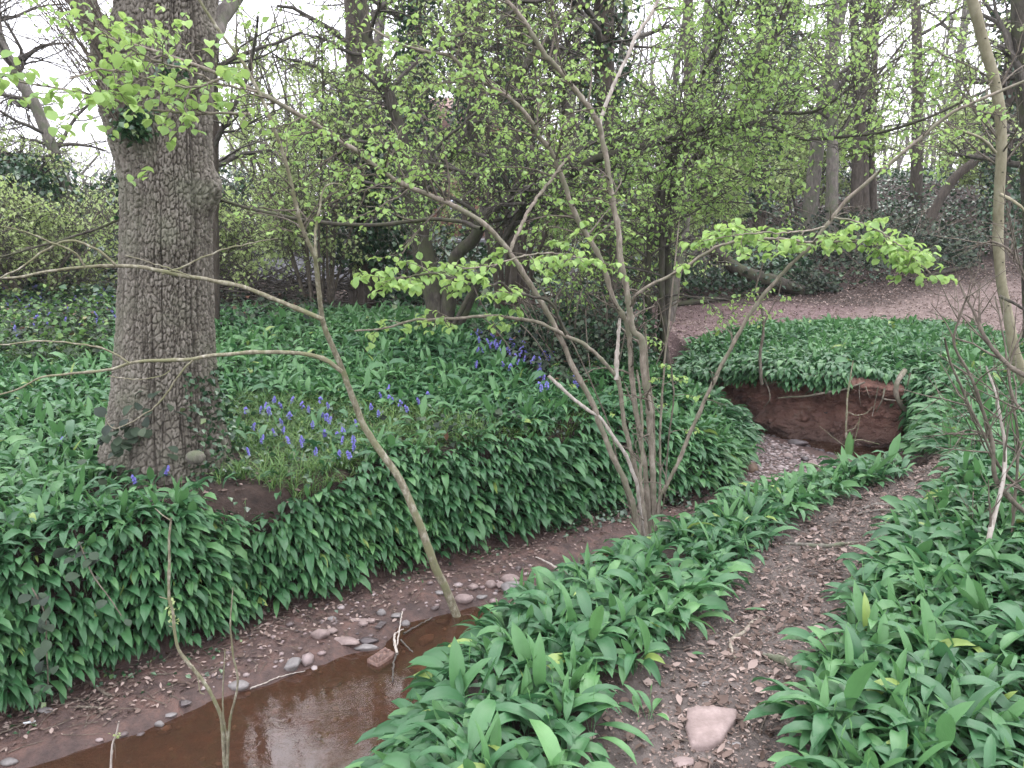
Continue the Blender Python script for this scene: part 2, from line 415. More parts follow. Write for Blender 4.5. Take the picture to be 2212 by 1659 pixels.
M_DRY = leaf_mat('dry_leaf', (.065, .044, .034), (.165, .12, .10), (.35, .275, .24), None, .10, .8, .2)
def leaves(base, az, L, W, e0, e1, pet=.3, K=7, fold=.35, cup=0., roll=None, rnd=None, wide=.45, across=3, bow=1.0, tip=1.0):
    """curved leaf blades: base point, heading, length, width, start/end elevation (radians)"""
    n = len(base)
    if n == 0: return None
    s = np.linspace(0, 1, K)
    sm = (s[:-1] + s[1:]) / 2
    el = e0[:, None] + (e1 - e0)[:, None] * (sm[None, :] ** bow)
    seg = (L / (K - 1))[:, None]
    hx = np.concatenate([np.zeros((n, 1)), np.cumsum(np.cos(el) * seg, 1)], 1)
    hz = np.concatenate([np.zeros((n, 1)), np.cumsum(np.sin(el) * seg, 1)], 1)
    eln = np.concatenate([el[:, :1], (el[:, 1:] + el[:, :-1]) / 2, el[:, -1:]], 1)
    c, si = np.cos(az)[:, None], np.sin(az)[:, None]
    pet = np.broadcast_to(np.asarray(pet, float), (n,))[:, None]
    q = np.clip((s[None, :] - pet) / (1 - pet), 0, 1)
    a = wide / (1 - wide)
    prof = (q ** a) * ((1 - q) ** tip); prof = prof / ((wide ** a) * ((1 - wide) ** tip) if tip == 1 else prof.max() + 1e-9)
    prof = np.clip(prof, 0, 1) ** .75
    hw = np.maximum(prof * W[:, None] * .5, np.where(q < .999, .0011, .0002) + 0 * prof)
    # side vector, rolled about the midrib
    if roll is None: roll = np.zeros(n)
    sx, sy, sz = -si * np.ones_like(hx), c * np.ones_like(hx), np.zeros_like(hx)
    upx, upy, upz = -np.sin(eln) * c, -np.sin(eln) * si, np.cos(eln)
    cr, sr = np.cos(roll)[:, None], np.sin(roll)[:, None]
    ax, ay, az_ = sx * cr + upx * sr, sy * cr + upy * sr, sz * cr + upz * sr
    bx, by, bz = -sx * sr + upx * cr, -sy * sr + upy * cr, -sz * sr + upz * cr
    mid = np.stack([base[:, 0:1] + hx * c, base[:, 1:2] + hx * si, base[:, 2:3] + hz], -1)
    A = np.stack([ax, ay, az_], -1); B = np.stack([bx, by, bz], -1)
    f = np.broadcast_to(np.asarray(fold, float), (n,))[:, None, None]
    cols = []
    for k in np.linspace(-1, 1, across):
        cols.append(mid + A * (hw[..., None] * k * np.cos(f)) + B * (hw[..., None] * abs(k) * np.sin(f)) * (1 if across == 3 else (1.25 - .25 * abs(k))))
    V = np.stack(cols, 2)                                  # n,K,across,3
    idx = np.arange(n * K * across).reshape(n, K, across)
    Q = np.stack([idx[:, :-1, :-1], idx[:, :-1, 1:], idx[:, 1:, 1:], idx[:, 1:, :-1]], -1).reshape(-1, 4)
    if rnd is None: rnd = RS.rand(n)
    R = np.repeat(rnd, K * across)
    u = np.tile(np.linspace(0, 1, across), n * K); v = np.tile(np.repeat(s, across), n)
    return (V.reshape(-1, 3), Q, None, {'rnd': R}, np.stack([u, v], 1))
def flecks(P, size, rnd=None, droop=.5, elong=1.25):
    """small far leaves: two faces folded along the midrib"""
    n = len(P)
    az = RS.rand(n) * 2 * np.pi; el = -droop * np.pi / 2 * (.3 + .9 * RS.rand(n)); roll = RS.randn(n) * .7
    c, s = np.cos(az), np.sin(az); ce, se = np.cos(el), np.sin(el)
    F = np.stack([c * ce, s * ce, se], 1); S = np.stack([-s, c, 0 * s], 1); U = np.cross(F, S)
    S2 = S * np.cos(roll)[:, None] + U * np.sin(roll)[:, None]; U2 = np.cross(F, S2)
    size = np.broadcast_to(size, (n,))[:, None]
    a = P; b_ = P + F * size * .45 * elong + S2 * size * .42 + U2 * size * .14; d = P + F * size * .45 * elong - S2 * size * .42 + U2 * size * .14
    t = P + F * size * elong - np.array([0, 0, .1]) * size
    V = np.stack([a, b_, t, d], 1).reshape(-1, 3)
    i = np.arange(n) * 4
    T = np.concatenate([np.stack([i, i + 1, i + 2], 1), np.stack([i, i + 2, i + 3], 1)])
    if rnd is None: rnd = RS.rand(n)
    return (V, None, T, {'rnd': np.repeat(rnd, 4)}, None)
def hazel_leaves(P, size, heading=None, droop=1.0, rnd=None):
    """near leaves: broad, pointed, hanging off the twig"""
    n = len(P)
    az = RS.rand(n) * 6.283 if heading is None else heading + RS.randn(n) * .9
    L = size * (.75 + .5 * RS.rand(n)); e0 = -.1 + RS.randn(n) * .25; e1 = -1.15 * droop + RS.randn(n) * .35
    return leaves(P, az, L, L * (.66 + .12 * RS.rand(n)), e0, e1, pet=.14, K=6, fold=.30 + .2 * RS.rand(n), roll=RS.randn(n) * .45, wide=.5, rnd=rnd, tip=1.0)
# ------------------------------------------------------------------ regions of ground cover
def region(pxpoly): return np.array([hit(x, y)[:2] for x, y in pxpoly])
def scatter(poly, dens, seed=None):
    lo, hi = poly.min(0), poly.max(0); area = (hi - lo).prod()
    n = int(area * dens * 3); P = lo + RS.rand(n, 2) * (hi - lo)
    P = P[inside(P, poly)]; a_, b_ = slope(P, .03)
    return P[RS.rand(len(P)) * 3 < np.clip(np.sqrt(1 + a_ ** 2 + b_ ** 2) * 1.15, 1, 3)]
def slope(P, e=.06):
    gx_ = (height(P[:, 0] + e, P[:, 1]) - height(P[:, 0] - e, P[:, 1])) / (2 * e)
    gy_ = (height(P[:, 0], P[:, 1] + e) - height(P[:, 0], P[:, 1] - e)) / (2 * e)
    return gx_, gy_
def camdist(P): return np.hypot(P[:, 0], P[:, 1])
def garlic(P, nl=(4, 7), size=1.0, K=7, across=3, lean=(0, 0), fresh=0., up=1.0):
    """ramsons plants: tufts of arching blades, hanging downhill on the banks"""
    n = len(P)
    if n == 0: return None
    z = height(P[:, 0], P[:, 1]); gx_, gy_ = slope(P)
    g = np.hypot(gx_, gy_)
    k = RS.randint(nl[0], nl[1], n); idx = np.repeat(np.arange(n), k); m = len(idx)
    dirx = -gx_ * 1.3 + lean[0]; diry = -gy_ * 1.3 + lean[1]
    a = RS.rand(m) * 2 * np.pi
    bias = np.clip(g[idx], 0, 2.5)
    ax = np.cos(a) + dirx[idx] / np.maximum(1, g[idx] / 1.8); ay = np.sin(a) + diry[idx] / np.maximum(1, g[idx] / 1.8)
    az = np.arctan2(ay, ax)
    ps = np.clip(size * (1 + .18 * RS.randn(n)), .55 * size, 1.5 * size)[idx]
    L = (.178 + .038 * RS.randn(m)).clip(.08, .27) * ps
    W = L * (.178 + .03 * RS.randn(m))
    steep = np.clip(g[idx] / 1.5, 0, 1) * (.35 + .65 * RS.rand(n) ** .6)[idx]
    e0 = (1.35 - .5 * steep) * up + RS.randn(m) * .24
    e1 = -.15 - .95 * RS.rand(m) - .35 * steep
    erect = RS.rand(m) < .10 * (1 - steep)
    e1 = np.where(erect, .75 + .3 * RS.rand(m), e1)
    base = np.stack([P[idx, 0] + RS.randn(m) * .012, P[idx, 1] + RS.randn(m) * .012, z[idx] - .005], 1)
    patch = .5 + 1.0 * fbm(P[idx, 0] * 1.3, P[idx, 1] * 1.3, 3, 77)
    rnd = np.clip(.42 * RS.rand(m) + .34 * RS.rand(n)[idx] + .50 * patch - .14 + fresh, 0, .93)
    rnd = np.where(RS.rand(m) < .011, .98, rnd); rnd = np.where(erect, np.maximum(rnd, .75), rnd)
    b_ = RS.rand(n) < .10; nb = int(b_.sum())       # flower buds on their stalks
    bb = leaves(np.column_stack([P[b_], z[b_]]), RS.rand(nb) * 6.28, (.19 + .04 * RS.rand(nb)) * size, np.full(nb, .013), 1.45 + .1 * RS.randn(nb), 1.2 + .2 * RS.randn(nb), pet=.86, K=K + 2, fold=.9, rnd=np.full(nb, .93), wide=.5, across=across)
    gl_ = leaves(base, az, L, W, e0, e1, pet=.34 + .06 * RS.randn(m), K=K, fold=.28 + .15 * RS.rand(m), roll=RS.randn(m) * .42, rnd=rnd, wide=.42, across=across, bow=1.25)
    return merge([gl_, bb])
R_STRIP = region([(1215, 1800), (1220, 1620), (1250, 1560), (1370, 1480), (1425, 1400), (1480, 1370), (1520, 1310), (1580, 1250), (1630, 1205), (1675, 1150), (1745, 1108), (1840, 1064), (1960, 1030)])
nside = np.array(shift_left(TOP_N, .34)); nside = nside[(nside[:, 1] > 1.0)]
tn = nside[np.argsort(-nside[:, 1])]
R_STRIP = np.vstack([R_STRIP, [(3.25, 6.6), (2.9, 7.1)], tn])
R_RIGHT = np.vstack([region([(2060, 1058), (2010, 1100), (1965, 1150), (1925, 1205), (1895, 1260), (1845, 1330), (1795, 1400), (1785, 1480), (1765, 1560), (1720, 1640), (1720, 1800)]), [(3.4, 1.3), (4.3, 3.2), (4.6, 5.2), (4.5, 7.2)]])
R_MID = np.vstack([shift_left(CH[:0], 0) if False else np.array(FOOT_L)[1:-4] * [1, 1], [(1.9, 8.3), (1.3, 9.0), (.6, 9.8)]])
foot = np.array(FOOT_L)[:15]
T_ = np.gradient(foot, axis=0); T_ /= np.linalg.norm(T_, axis=1)[:, None]
foot_up = foot + np.stack([-T_[:, 1], T_[:, 0]], 1) * .05     # leaves start a little above the foot of the bank
R_LEFT = np.vstack([foot_up, [(1.95, 8.4), (1.4, 9.2), (.9, 10.1), (-.2, 10.8), (-3.5, 11.0), (-6.5, 10.0), (-6, 5), (-5, 3)]])
bare_oak = region([(170, 1055), (260, 1040), (470, 1000), (640, 960), (700, 1010), (650, 1110), (560, 1130), (520, 1160), (460, 1130), (420, 1095), (330, 1110), (240, 1100), (190, 1090)])
meadow = region([(480, 870), (560, 860), (760, 880), (900, 890), (1080, 930), (1180, 940), (1250, 880), (1280, 900), (1200, 975), (1000, 975), (930, 985), (800, 980), (780, 1040), (640, 1090), (470, 1050)])
bramb = region([(0, 650), (250, 650), (250, 700), (230, 790), (120, 800), (0, 800)])
stoolpatch = region([(1000, 735), (1150, 735), (1260, 800), (1260, 870), (1180, 850), (1080, 780)])
OAKP = hit(372, 1035) + np.array([0, .27, 0])
def not_in(P, *polys):
    k = np.ones(len(P), bool)
    for q in polys: k &= ~inside(P, q)
    return P[k]
def clear_of(P, c, r): return P[np.hypot(P[:, 0] - c[0], P[:, 1] - c[1]) > r]
def thin(P, poly, keep):               # a thinner growth inside a patch
    i = inside(P, poly); return P[~i | (RS.rand(len(P)) < keep)]
gcount = 0
def stuff(name, geos, m, label, cat):
    g = merge(geos if isinstance(geos, list) else [geos])
    o = link(name, new_mesh(name, *g), m); tag(o, label, cat, kind='stuff'); return o
# near strip between stream and path
P = scatter(R_STRIP, 280); P = P[chan(P) > -.03]
thinp = region([(1250, 1600), (1260, 1500), (1400, 1400), (1470, 1430), (1400, 1520)])
P = thin(P, thinp, .3)
d = camdist(P)
stuff('wild_garlic', [garlic(P[d < 3.2], (5, 8), .92, 9, 5), garlic(P[d >= 3.2], (5, 8), .90, 7, 3)], M_GARLIC,
      'thick strip of wild garlic between the footpath and the stream', 'wild garlic')
P = scatter(R_RIGHT, 270); d = camdist(P)
stuff('wild_garlic', [garlic(P[d < 3.2], (5, 8), 1.0, 9, 5, (-.35, -.1)), garlic(P[d >= 3.2], (5, 8), .95, 7, 3, (-.35, -.1))], M_GARLIC,
      'broad bed of wild garlic right of the footpath in the foreground', 'wild garlic')
P = scatter(R_LEFT, 260); Px = scatter(R_LEFT, 260); P = np.vstack([P, Px[chan(Px) < .55]]); P = thin(P, bare_oak, .10); P = thin(P, meadow, .10); P = thin(P, bramb, .12); P = thin(P, stoolpatch, .2)
P = clear_of(P, OAKP, .42)
s1 = chan(P); d = camdist(P)
P = P[(d < 7.5) | (RS.rand(len(P)) < .8)]; d = camdist(P); s1 = chan(P)
frontm = s1 < .9
stuff('wild_garlic', [garlic(P[frontm], (4, 7), .92, 7, 3, (0, -.3)), ], M_GARLIC,
      'wild garlic hanging down the steep far bank of the stream', 'wild garlic')
stuff('wild_garlic', [garlic(P[~frontm], (4, 6), .95, 6, 3, (0, -.1), fresh=.06)], M_GARLIC,
      'wild garlic spread over the level ground behind and beside the big oak', 'wild garlic')
R_SIDE = region([(1992, 985), (2005, 930), (2015, 860), (2060, 790), (2150, 740), (2300, 760), (2330, 900), (2280, 985), (2150, 985), (2060, 1010)])
P = scatter(R_SIDE, 220); P = P[height(P[:, 0], P[:, 1]) > -.6]
stuff('wild_garlic', [garlic(P, (5, 8), .98, 7, 3, (-.4, -.2), fresh=.05)], M_GARLIC, 'wild garlic running down the shoulder at the right end of the red earth bank', 'wild garlic')
# outer bend
R_BEND = np.vstack([[FACE[i] - Nn[i] * .02 for i in range(6, nf - 4, 8)],
                    region([(2215, 900), (2230, 760), (2130, 725), (2050, 708), (1900, 700), (1750, 705), (1620, 715), (1500, 745), (1478, 790)])])
P = scatter(R_BEND, 260)
lip = pdist(P, FACE, False) < .22
stuff('wild_garlic', [garlic(P[~lip], (4, 7), .95, 6, 3, (-.1, -.4), fresh=.05)], M_GARLIC,
      'wild garlic on the flat top above the red earth bank', 'wild garlic')
fl = FACE[RS.randint(8, nf - 8, 420)]; fi = RS.randint(2, nf - 3, 520)
Pl = FACE[fi] - Nn[fi] * (RS.rand(520) * .16)[:, None] + RS.randn(520, 2) * .02
def hang(Pp, zz_, head, size, nl=(3, 5)):
    n = len(Pp); k = RS.randint(nl[0], nl[1], n); idx = np.repeat(np.arange(n), k); m = len(idx)
    az = head[idx] + RS.randn(m) * .6; L = (.19 + .04 * RS.randn(m)) * size
    base = np.column_stack([Pp[idx], zz_[idx]])
    return leaves(base, az, L, L * .24, .9 + RS.randn(m) * .3, -1.0 - .5 * RS.rand(m), pet=.3, K=6, fold=.3, roll=RS.randn(m) * .3, rnd=.25 + .55 * RS.rand(m), wide=.42, bow=1.1)
hd = np.arctan2(Nn[fi][:, 1], Nn[fi][:, 0])
lowledge = fi < 18
zl = top[fi] + .02
g1 = hang(Pl, zl, hd, .9)
fr_ = RS.randint(4, nf - 6, 700); lob = np.clip(fbm(fr_ * .045, fr_ * 0, 3, 88) * 3 + .35, 0, 1); kp = RS.rand(700) < lob; fr_, lob = fr_[kp], lob[kp]
g4 = hang(FACE[fr_] + Nn[fr_] * (.10 + .12 * RS.rand(len(fr_)))[:, None], top[fr_] - .19 * lob * RS.rand(len(fr_)), np.arctan2(Nn[fr_][:, 1], Nn[fr_][:, 0]), .8)
fi2 = RS.randint(1, 42, 330); P3 = FACE[fi2] + Nn[fi2] * (.27 + .1 * RS.rand(330))[:, None]
g2 = hang(P3, -.60 + .46 * RS.rand(330), np.arctan2(Nn[fi2][:, 1], Nn[fi2][:, 0]), .85)
fi3 = RS.randint(nf - 30, nf - 1, 170); P4 = FACE[fi3] + Nn[fi3] * (.10 + .12 * RS.rand(170))[:, None]
g3 = hang(P4, -.5 + .45 * RS.rand(170), np.arctan2(Nn[fi3][:, 1], Nn[fi3][:, 0]), .9)
stuff('wild_garlic', [g1, g2, g3, g4], M_GARLIC, 'wild garlic drooping over the lip of the red earth bank', 'wild garlic')
# ------------------------------------------------------------------ wood
def bark_mat(name, dark, mid, light, scale=30, stretch=.25, bmp=.6, moss=None):
    m, nt, b, o = mat(name); co = objco(nt)
    mp = N(nt, 'ShaderNodeMapping'); mp.inputs['Scale'].default_value = (1, 1, stretch); nt.links.new(co, mp.inputs[0])
    n1 = noise(nt, scale, 6, .7, mp.outputs[0]); n2 = noise(nt, scale * .22, 4, .6, co)
    c = ramp_(nt, n1, [(.3, dark), (.5, mid), (.72, light)])
    if moss:
        c = mixc_(nt, ramp_(nt, n2, [(.46, (0, 0, 0)), (.62, (1, 1, 1))]), c, moss)
    nt.links.new(c, b.inputs['Base Color']); b.inputs['Roughness'].default_value = .85; b.inputs['Specular IOR Level'].default_value = .25
    bump(nt, b, n1, bmp, .01); return m
M_HBARK = bark_mat('hazel_bark', (.095, .078, .062), (.20, .17, .135), (.34, .30, .25), 40, .35, .5, (.15, .145, .10))
M_SBARK = bark_mat('sapling_bark', (.085, .078, .052), (.19, .172, .118), (.42, .40, .33), 40, .6, .4, (.155, .155, .085))
M_PALE = bark_mat('pale_dead_wood', (.20, .17, .14), (.36, .32, .28), (.52, .48, .44), 50, .3, .4)
M_DARK = bark_mat('dark_bark', (.022, .020, .016), (.052, .045, .036), (.11, .10, .082), 26, .3, .9, (.06, .065, .035))
M_BROWN = bark_mat('brown_bark', (.036, .030, .024), (.080, .066, .053), (.145, .122, .10), 22, .25, 1.0)
M_GREYB = bark_mat('grey_bark', (.06, .055, .048), (.13, .115, .10), (.22, .20, .175), 24, .3, .8, (.10, .11, .07))
M_TWIG = bark_mat('twig_bark', (.055, .045, .036), (.11, .092, .072), (.20, .175, .14), 30, .5, .3)
M_DTWIG = bark_mat('dark_twig_bark', (.040, .035, .030), (.080, .071, .060), (.14, .126, .108), 30, .5, .3)
def tubes(P, R, sides=5, rnd=None):
    """P [T,K,3] centre lines, R [T,K] radii"""
    T, K = P.shape[:2]
    if T == 0: return None
    tan = np.gradient(P, axis=1); tan /= np.linalg.norm(tan, axis=2, keepdims=True) + 1e-9
    mean = P[:, -1] - P[:, 0]; mean /= np.linalg.norm(mean, axis=1, keepdims=True) + 1e-9
    ref = np.where(np.abs(mean[:, 2:3]) > .75, np.array([[1., .13, 0]]), np.array([[.1, .05, 1.]]))
    ref = np.repeat(ref[:, None, :], K, 1)
    a = np.cross(tan, ref); a /= np.linalg.norm(a, axis=2, keepdims=True) + 1e-9
    b = np.cross(tan, a)
    ang = np.arange(sides) * 2 * np.pi / sides
    V = P[:, :, None] + R[:, :, None, None] * (a[:, :, None] * np.cos(ang)[None, None, :, None] + b[:, :, None] * np.sin(ang)[None, None, :, None])
    idx = np.arange(T * K * sides).reshape(T, K, sides); nx_ = np.roll(idx, -1, axis=2)
    Q = np.stack([idx[:, :-1], idx[:, 1:], nx_[:, 1:], nx_[:, :-1]], -1).reshape(-1, 4)
    tris = []
    if sides >= 6 or T < 60:
        c = idx[:, -1]
        for k in range(1, sides - 1): tris.append(np.stack([c[:, 0], c[:, k], c[:, k + 1]], 1))
    return (V.reshape(-1, 3), Q, np.concatenate(tris) if tris else None, {}, None)
def line(pts, Y, r, n=40, wob=0., sides=9, lump=.06, seed=0):
    """pts: picture points, Y: one distance, a pair, or one per point; r: end radii or one per point"""
    m = len(pts)
    Y = np.interp(np.linspace(0, 1, m), np.linspace(0, 1, len(np.atleast_1d(Y))), np.atleast_1d(Y)) if len(np.atleast_1d(Y)) != m else np.asarray(Y, float)
    W = np.array([at(p[0], p[1], y) for p, y in zip(pts, Y)])
    C = smooth_line(W, n=n)
    r = np.interp(np.linspace(0, 1, n), np.linspace(0, 1, len(r)), r)
    t = np.arange(n) * 1.0
    rs = np.random.RandomState(seed + m * 7 + int(abs(pts[0][0])) % 91)
    if wob:
        w_ = np.stack([fbm(t * .35 + rs.rand() * 50, t * 0 + q * 9.1, 3, 2) for q in range(3)], 1) * wob; w_ *= np.sin(np.linspace(0, np.pi, n))[:, None] ** .5
        C = C + w_
    r = r * (1 + lump * (rs.rand(n) - .5) * 2)
    if lump > .055:                         # nodes where buds and shoots have been
        for k in range(3, n - 2, 9 if n > 45 else 6):
            k += rs.randint(0, 4)
            if k < n - 1: r[k] *= 1.22
    return C, r
def rod(C, r, sides=9): return tubes(C[None], np.asarray(r)[None], sides)
def grow(P, R, n, length, rs, lo=.2, hi=1., ang=(35, 75), K=6, wig=.25, up=.0, flat=0., rr=.5, drop=0.):
    """children of many parent lines at once; returns lines and radii"""
    T, KK = P.shape[:2]
    if T == 0: return P[:, :0].reshape(0, K, 3), np.zeros((0, K))
    par = np.repeat(np.arange(T), n); m = len(par)
    u = (lo + (hi - lo) * rs.rand(m)) * (KK - 1.001); i = u.astype(int); f = (u - i)[:, None]
    s = P[par, i] * (1 - f) + P[par, i + 1] * f; rad = R[par, i] * (1 - f[:, 0]) + R[par, i + 1] * f[:, 0]
    t = P[par, i + 1] - P[par, i]; t /= np.linalg.norm(t, axis=1, keepdims=True) + 1e-9
    rv = rs.randn(m, 3); rv[:, 2] *= (1 - flat)
    rv -= (rv * t).sum(1, keepdims=True) * t; rv /= np.linalg.norm(rv, axis=1, keepdims=True) + 1e-9
    a = np.radians(ang[0] + (ang[1] - ang[0]) * rs.rand(m))[:, None]
    d = t * np.cos(a) + rv * np.sin(a)
    L = length * (.45 + .75 * rs.rand(m)) * (1.15 - .55 * (u / KK))
    pts = [s]; cur = s
    for k in range(1, K):
        d = d + rs.randn(m, 3) * wig * np.array([1, 1, .8]); d[:, 2] += up - drop * k / K; d[:, 2] *= (1 - flat * .25)
        d /= np.linalg.norm(d, axis=1, keepdims=True) + 1e-9
        cur = cur + d * (L / (K - 1))[:, None]; pts.append(cur)
    C = np.stack(pts, 1)
    r0 = np.minimum(rad * .8, rad * rr + .0012)
    RR = r0[:, None] * np.linspace(1, .35, K)[None]
    return C, RR
def on_lines(P, per, rs, lo=.15):
    T, K = P.shape[:2]; par = np.repeat(np.arange(T), per); u = (lo + (1 - lo) * rs.rand(len(par)) ** .8) * (K - 1.001); i = u.astype(int); f = (u - i)[:, None]
    return P[par, i] * (1 - f) + P[par, i + 1] * f
def ivy_on(C, r, n, rs, size=.055, out_=.10, lo=0., hi=1.):
    """ivy leaves standing off a stem"""
    K = len(C); u = (lo + (hi - lo) * rs.rand(n)) * (K - 1.001); i = u.astype(int); f = (u - i)[:, None]
    c = C[i] * (1 - f) + C[i + 1] * f; rad = np.interp(u, np.arange(K), r)
    a = rs.rand(n) * 6.283
    lump = .35 + 1.3 * np.clip(.5 + fbm(u * .9 + 3, a * 1.3, 3, 8) * 1.6, 0, 1)
    o_ = (rad + (rs.rand(n) ** .7) * out_ * lump)[:, None]
    P = c + np.stack([np.cos(a), np.sin(a), 0 * a], 1) * o_ + np.array([0, 0, 1]) * (rs.randn(n) * .05)[:, None]
    return flecks(P, size * (.6 + .7 * rs.rand(n)), np.clip(.15 + .75 * rs.rand(n) ** 1.5, 0, .93), .55, .95)
# ------------------------------------------------------------------ the big oak
def oak():
    H0 = H1(OAKP[0], OAKP[1]) - .12
    root = thing('oak_tree', 'massive old oak with deeply fissured grey bark standing on the left bank', 'tree', (OAKP[0], OAKP[1], H0))
    Yc = OAKP[1]
    prof = [(1120, 222, 522), (1060, 208, 512), (1030, 214, 506), (1000, 222, 500), (960, 232, 490), (900, 243, 478), (850, 249, 468), (780, 255, 462), (700, 261, 458), (600, 265, 456), (480, 267, 455), (400, 268, 457), (300, 262, 456), (220, 250, 457), (140, 246, 460), (60, 252, 462), (0, 258, 463), (-120, 258, 466), (-300, 254, 470)]
    zs, cxs, rs_ = [], [], []
    for py, l, r_ in prof:
        A = at(l, py, Yc); B = at(r_, py, Yc); zs.append(A[2]); cxs.append((A[0] + B[0]) / 2); rs_.append((B[0] - A[0]) / 2 * .985)
    zs = np.array(zs); cxs = np.array(cxs); rs_ = np.array(rs_)
    o_ = np.argsort(zs); zs, cxs, rs_ = zs[o_], cxs[o_], rs_[o_]
    ztop = 4.6; na, nz = 420, 1050
    z = np.linspace(H0, ztop, nz)
    cx = np.interp(z, zs, cxs); R = np.interp(z, zs, rs_); 
    R = np.convolve(np.pad(R, 12, 'edge'), np.ones(25) / 25, 'valid'); cx = np.convolve(np.pad(cx, 12, 'edge'), np.ones(25) / 25, 'valid')
    th = np.arange(na) * 2 * np.pi / na
    TH, Z = np.meshgrid(th, z); RR = np.repeat(R[:, None], na, 1); CX = np.repeat(cx[:, None], na, 1)
    # root flare lobes
    fl = ss(H0 + .75, H0, Z); RR = RR * (1 + fl * (.10 * np.cos(5 * TH + .6) + .05 * np.cos(9 * TH + 2)))
    RR = RR * (1 + .02 * np.cos(3 * TH + Z * 1.1) + .012 * np.cos(7 * TH - Z * 2))
    # knots: (picture x,y,radius m,height m)
    for kx, ky, kr, kh in [(468, 405, .12, .07), (398, 520, .14, .035), (285, 240, .26, .075), (278, 130, .20, .05), (455, 80, .12, .05)]:
        kp = at(kx, ky, Yc - .2); zc = kp[2]; cxk = np.interp(zc, zs, cxs); rk = np.interp(zc, zs, rs_)
        s = np.clip((at(kx, ky, Yc)[0] - cxk) / rk, -1, 1); tk = -math.acos(s)
        da = (TH - (tk % (2 * np.pi)) + np.pi) % (2 * np.pi) - np.pi
        g_ = np.exp(-((da * RR) ** 2 + (Z - zc) ** 2) / kr ** 2)
        RR = RR + kh * g_ * (1 + .5 * (fbm(TH * 9, Z * 16, 3, 61)))
    # bark plates: cell borders of a jittered grid stretched upwards
    nc = 80
    def cells(nc, zh, warp, seed):
        U = TH / (2 * np.pi) * nc; Vv = Z / zh
        wx_ = fbm(np.cos(TH) * 3 + 7, Z * 5 + np.sin(TH) * 3, 3, seed) * warp; U = U + wx_; Vv = Vv + fbm(np.sin(TH) * 4, Z * 4 + np.cos(TH) * 4, 3, seed + 3) * warp * .5
        ui, vi = np.floor(U), np.floor(Vv); f1 = np.full(U.shape, 9.); f2 = np.full(U.shape, 9.); cid = np.zeros(U.shape)
        for du in (-1, 0, 1):
            for dv in (-1, 0, 1):
                a, b_ = ui + du, vi + dv; am = np.mod(a, nc)
                jx = a + .5 + (hash2(am, b_, seed) - .5) * .85; jy = b_ + .5 + (hash2(am, b_, seed + 5) - .5) * .9
                d = np.hypot(U - jx, (Vv - jy) * .6); hh = hash2(am, b_, seed + 9)
                nf_ = d < f1; f2 = np.where(nf_, f1, np.minimum(f2, d)); cid = np.where(nf_, hh, cid); f1 = np.where(nf_, d, f1)
        return f2 - f1, cid
    e1, c1 = cells(nc, .042, 2.4, 101)
    e2, c2 = cells(nc * 2, .030, 1.2, 131)
    e3 = np.abs(fbm(np.cos(TH) * 13 + 3 + .35 * np.sin(Z * 7), np.sin(TH) * 13 + Z * .7, 3, 171)) * 5
    plate = ss(.0, .24, e1 * (.8 + .9 * (fbm(np.cos(TH) * 4 + 1, Z * 2 + np.sin(TH) * 4, 3, 193) + .5))) * .6 + .4; plate = plate * ss(.0, .42, e3 + .10 * c1)
    rough = fbm(np.cos(TH) * 30, Z * 60 + np.sin(TH) * 30, 3, 151)
    disp = -.021 * (1 - plate) + .007 * (c1 - .5) + .010 * fbm(np.cos(TH) * 5, Z * 2.2 + np.sin(TH) * 5, 3, 191) + .004 * ss(.02, .25, e2) * plate + .006 * rough
    soft = np.exp(-((Z - 1.0) / .5) ** 2) * np.exp(-(((TH - 4.05) / .25) ** 2)) * .6
    RR2 = RR + disp * (1 - soft)
    Vx = CX + RR2 * np.cos(TH); Vy = Yc + RR2 * .95 * np.sin(TH)
    V = np.stack([Vx, Vy, Z], -1).reshape(-1, 3)
    ii = np.arange(na * nz).reshape(nz, na); j = np.roll(ii, -1, 1)
    Q = np.stack([ii[:-1], j[:-1], j[1:], ii[1:]], -1).reshape(-1, 4)
    m, nt, b, o = mat('oak_bark'); co = objco(nt)
    n1 = noise(nt, 60, 5, .7, co); n2 = noise(nt, 3.0, 4, .6, co)
    c = ramp_(nt, attr(nt, 'plate'), [(.0, (.034, .029, .023)), (.35, (.085, .075, .061)), (.8, (.17, .153, .125)), (1, (.23, .21, .178))])
    c = mixc_(nt, mth(nt, 'MULTIPLY', n1, .55), c, (.085, .075, .062))
    c = mixc_(nt, ramp_(nt, n2, [(.5, (0, 0, 0)), (.68, (.6, .6, .6))]), c, (.15, .155, .11))
    nt.links.new(c, b.inputs['Base Color']); b.inputs['Roughness'].default_value = .9; b.inputs['Specular IOR Level'].default_value = .2
    bump(nt, b, n1, .6, .008)
    part('trunk', (V, Q, None, {'plate': np.clip(plate * (.68 + .40 * c1) + .35 * rough, 0, 1).ravel()}, None), m, root)
    # limbs
    lim = []
    for pts, Y, r in [([(262, 215), (238, 130), (215, 70), (190, 20), (150, -60), (110, -170)], [Yc - .02, Yc + .1, Yc + .2, Yc + .3, Yc + .4, Yc + .3], [.10, .085, .085, .085, .08, .07]),
                      ([(440, 90), (470, 62), (492, 30), (512, -10), (560, -90)], [Yc, Yc + .2, Yc + .3, Yc + .4, Yc + .4], [.07, .055, .05, .045, .04])]:
        C, rr = line(pts, Y, r, 24, .05, 12, .05); lim.append((C, rr)); part('limb', rod(C, rr, 14), M_GREYB, root)
    top_ = np.array([cx[-1], Yc, ztop])
    rs = np.random.RandomState(5)
    L0 = []
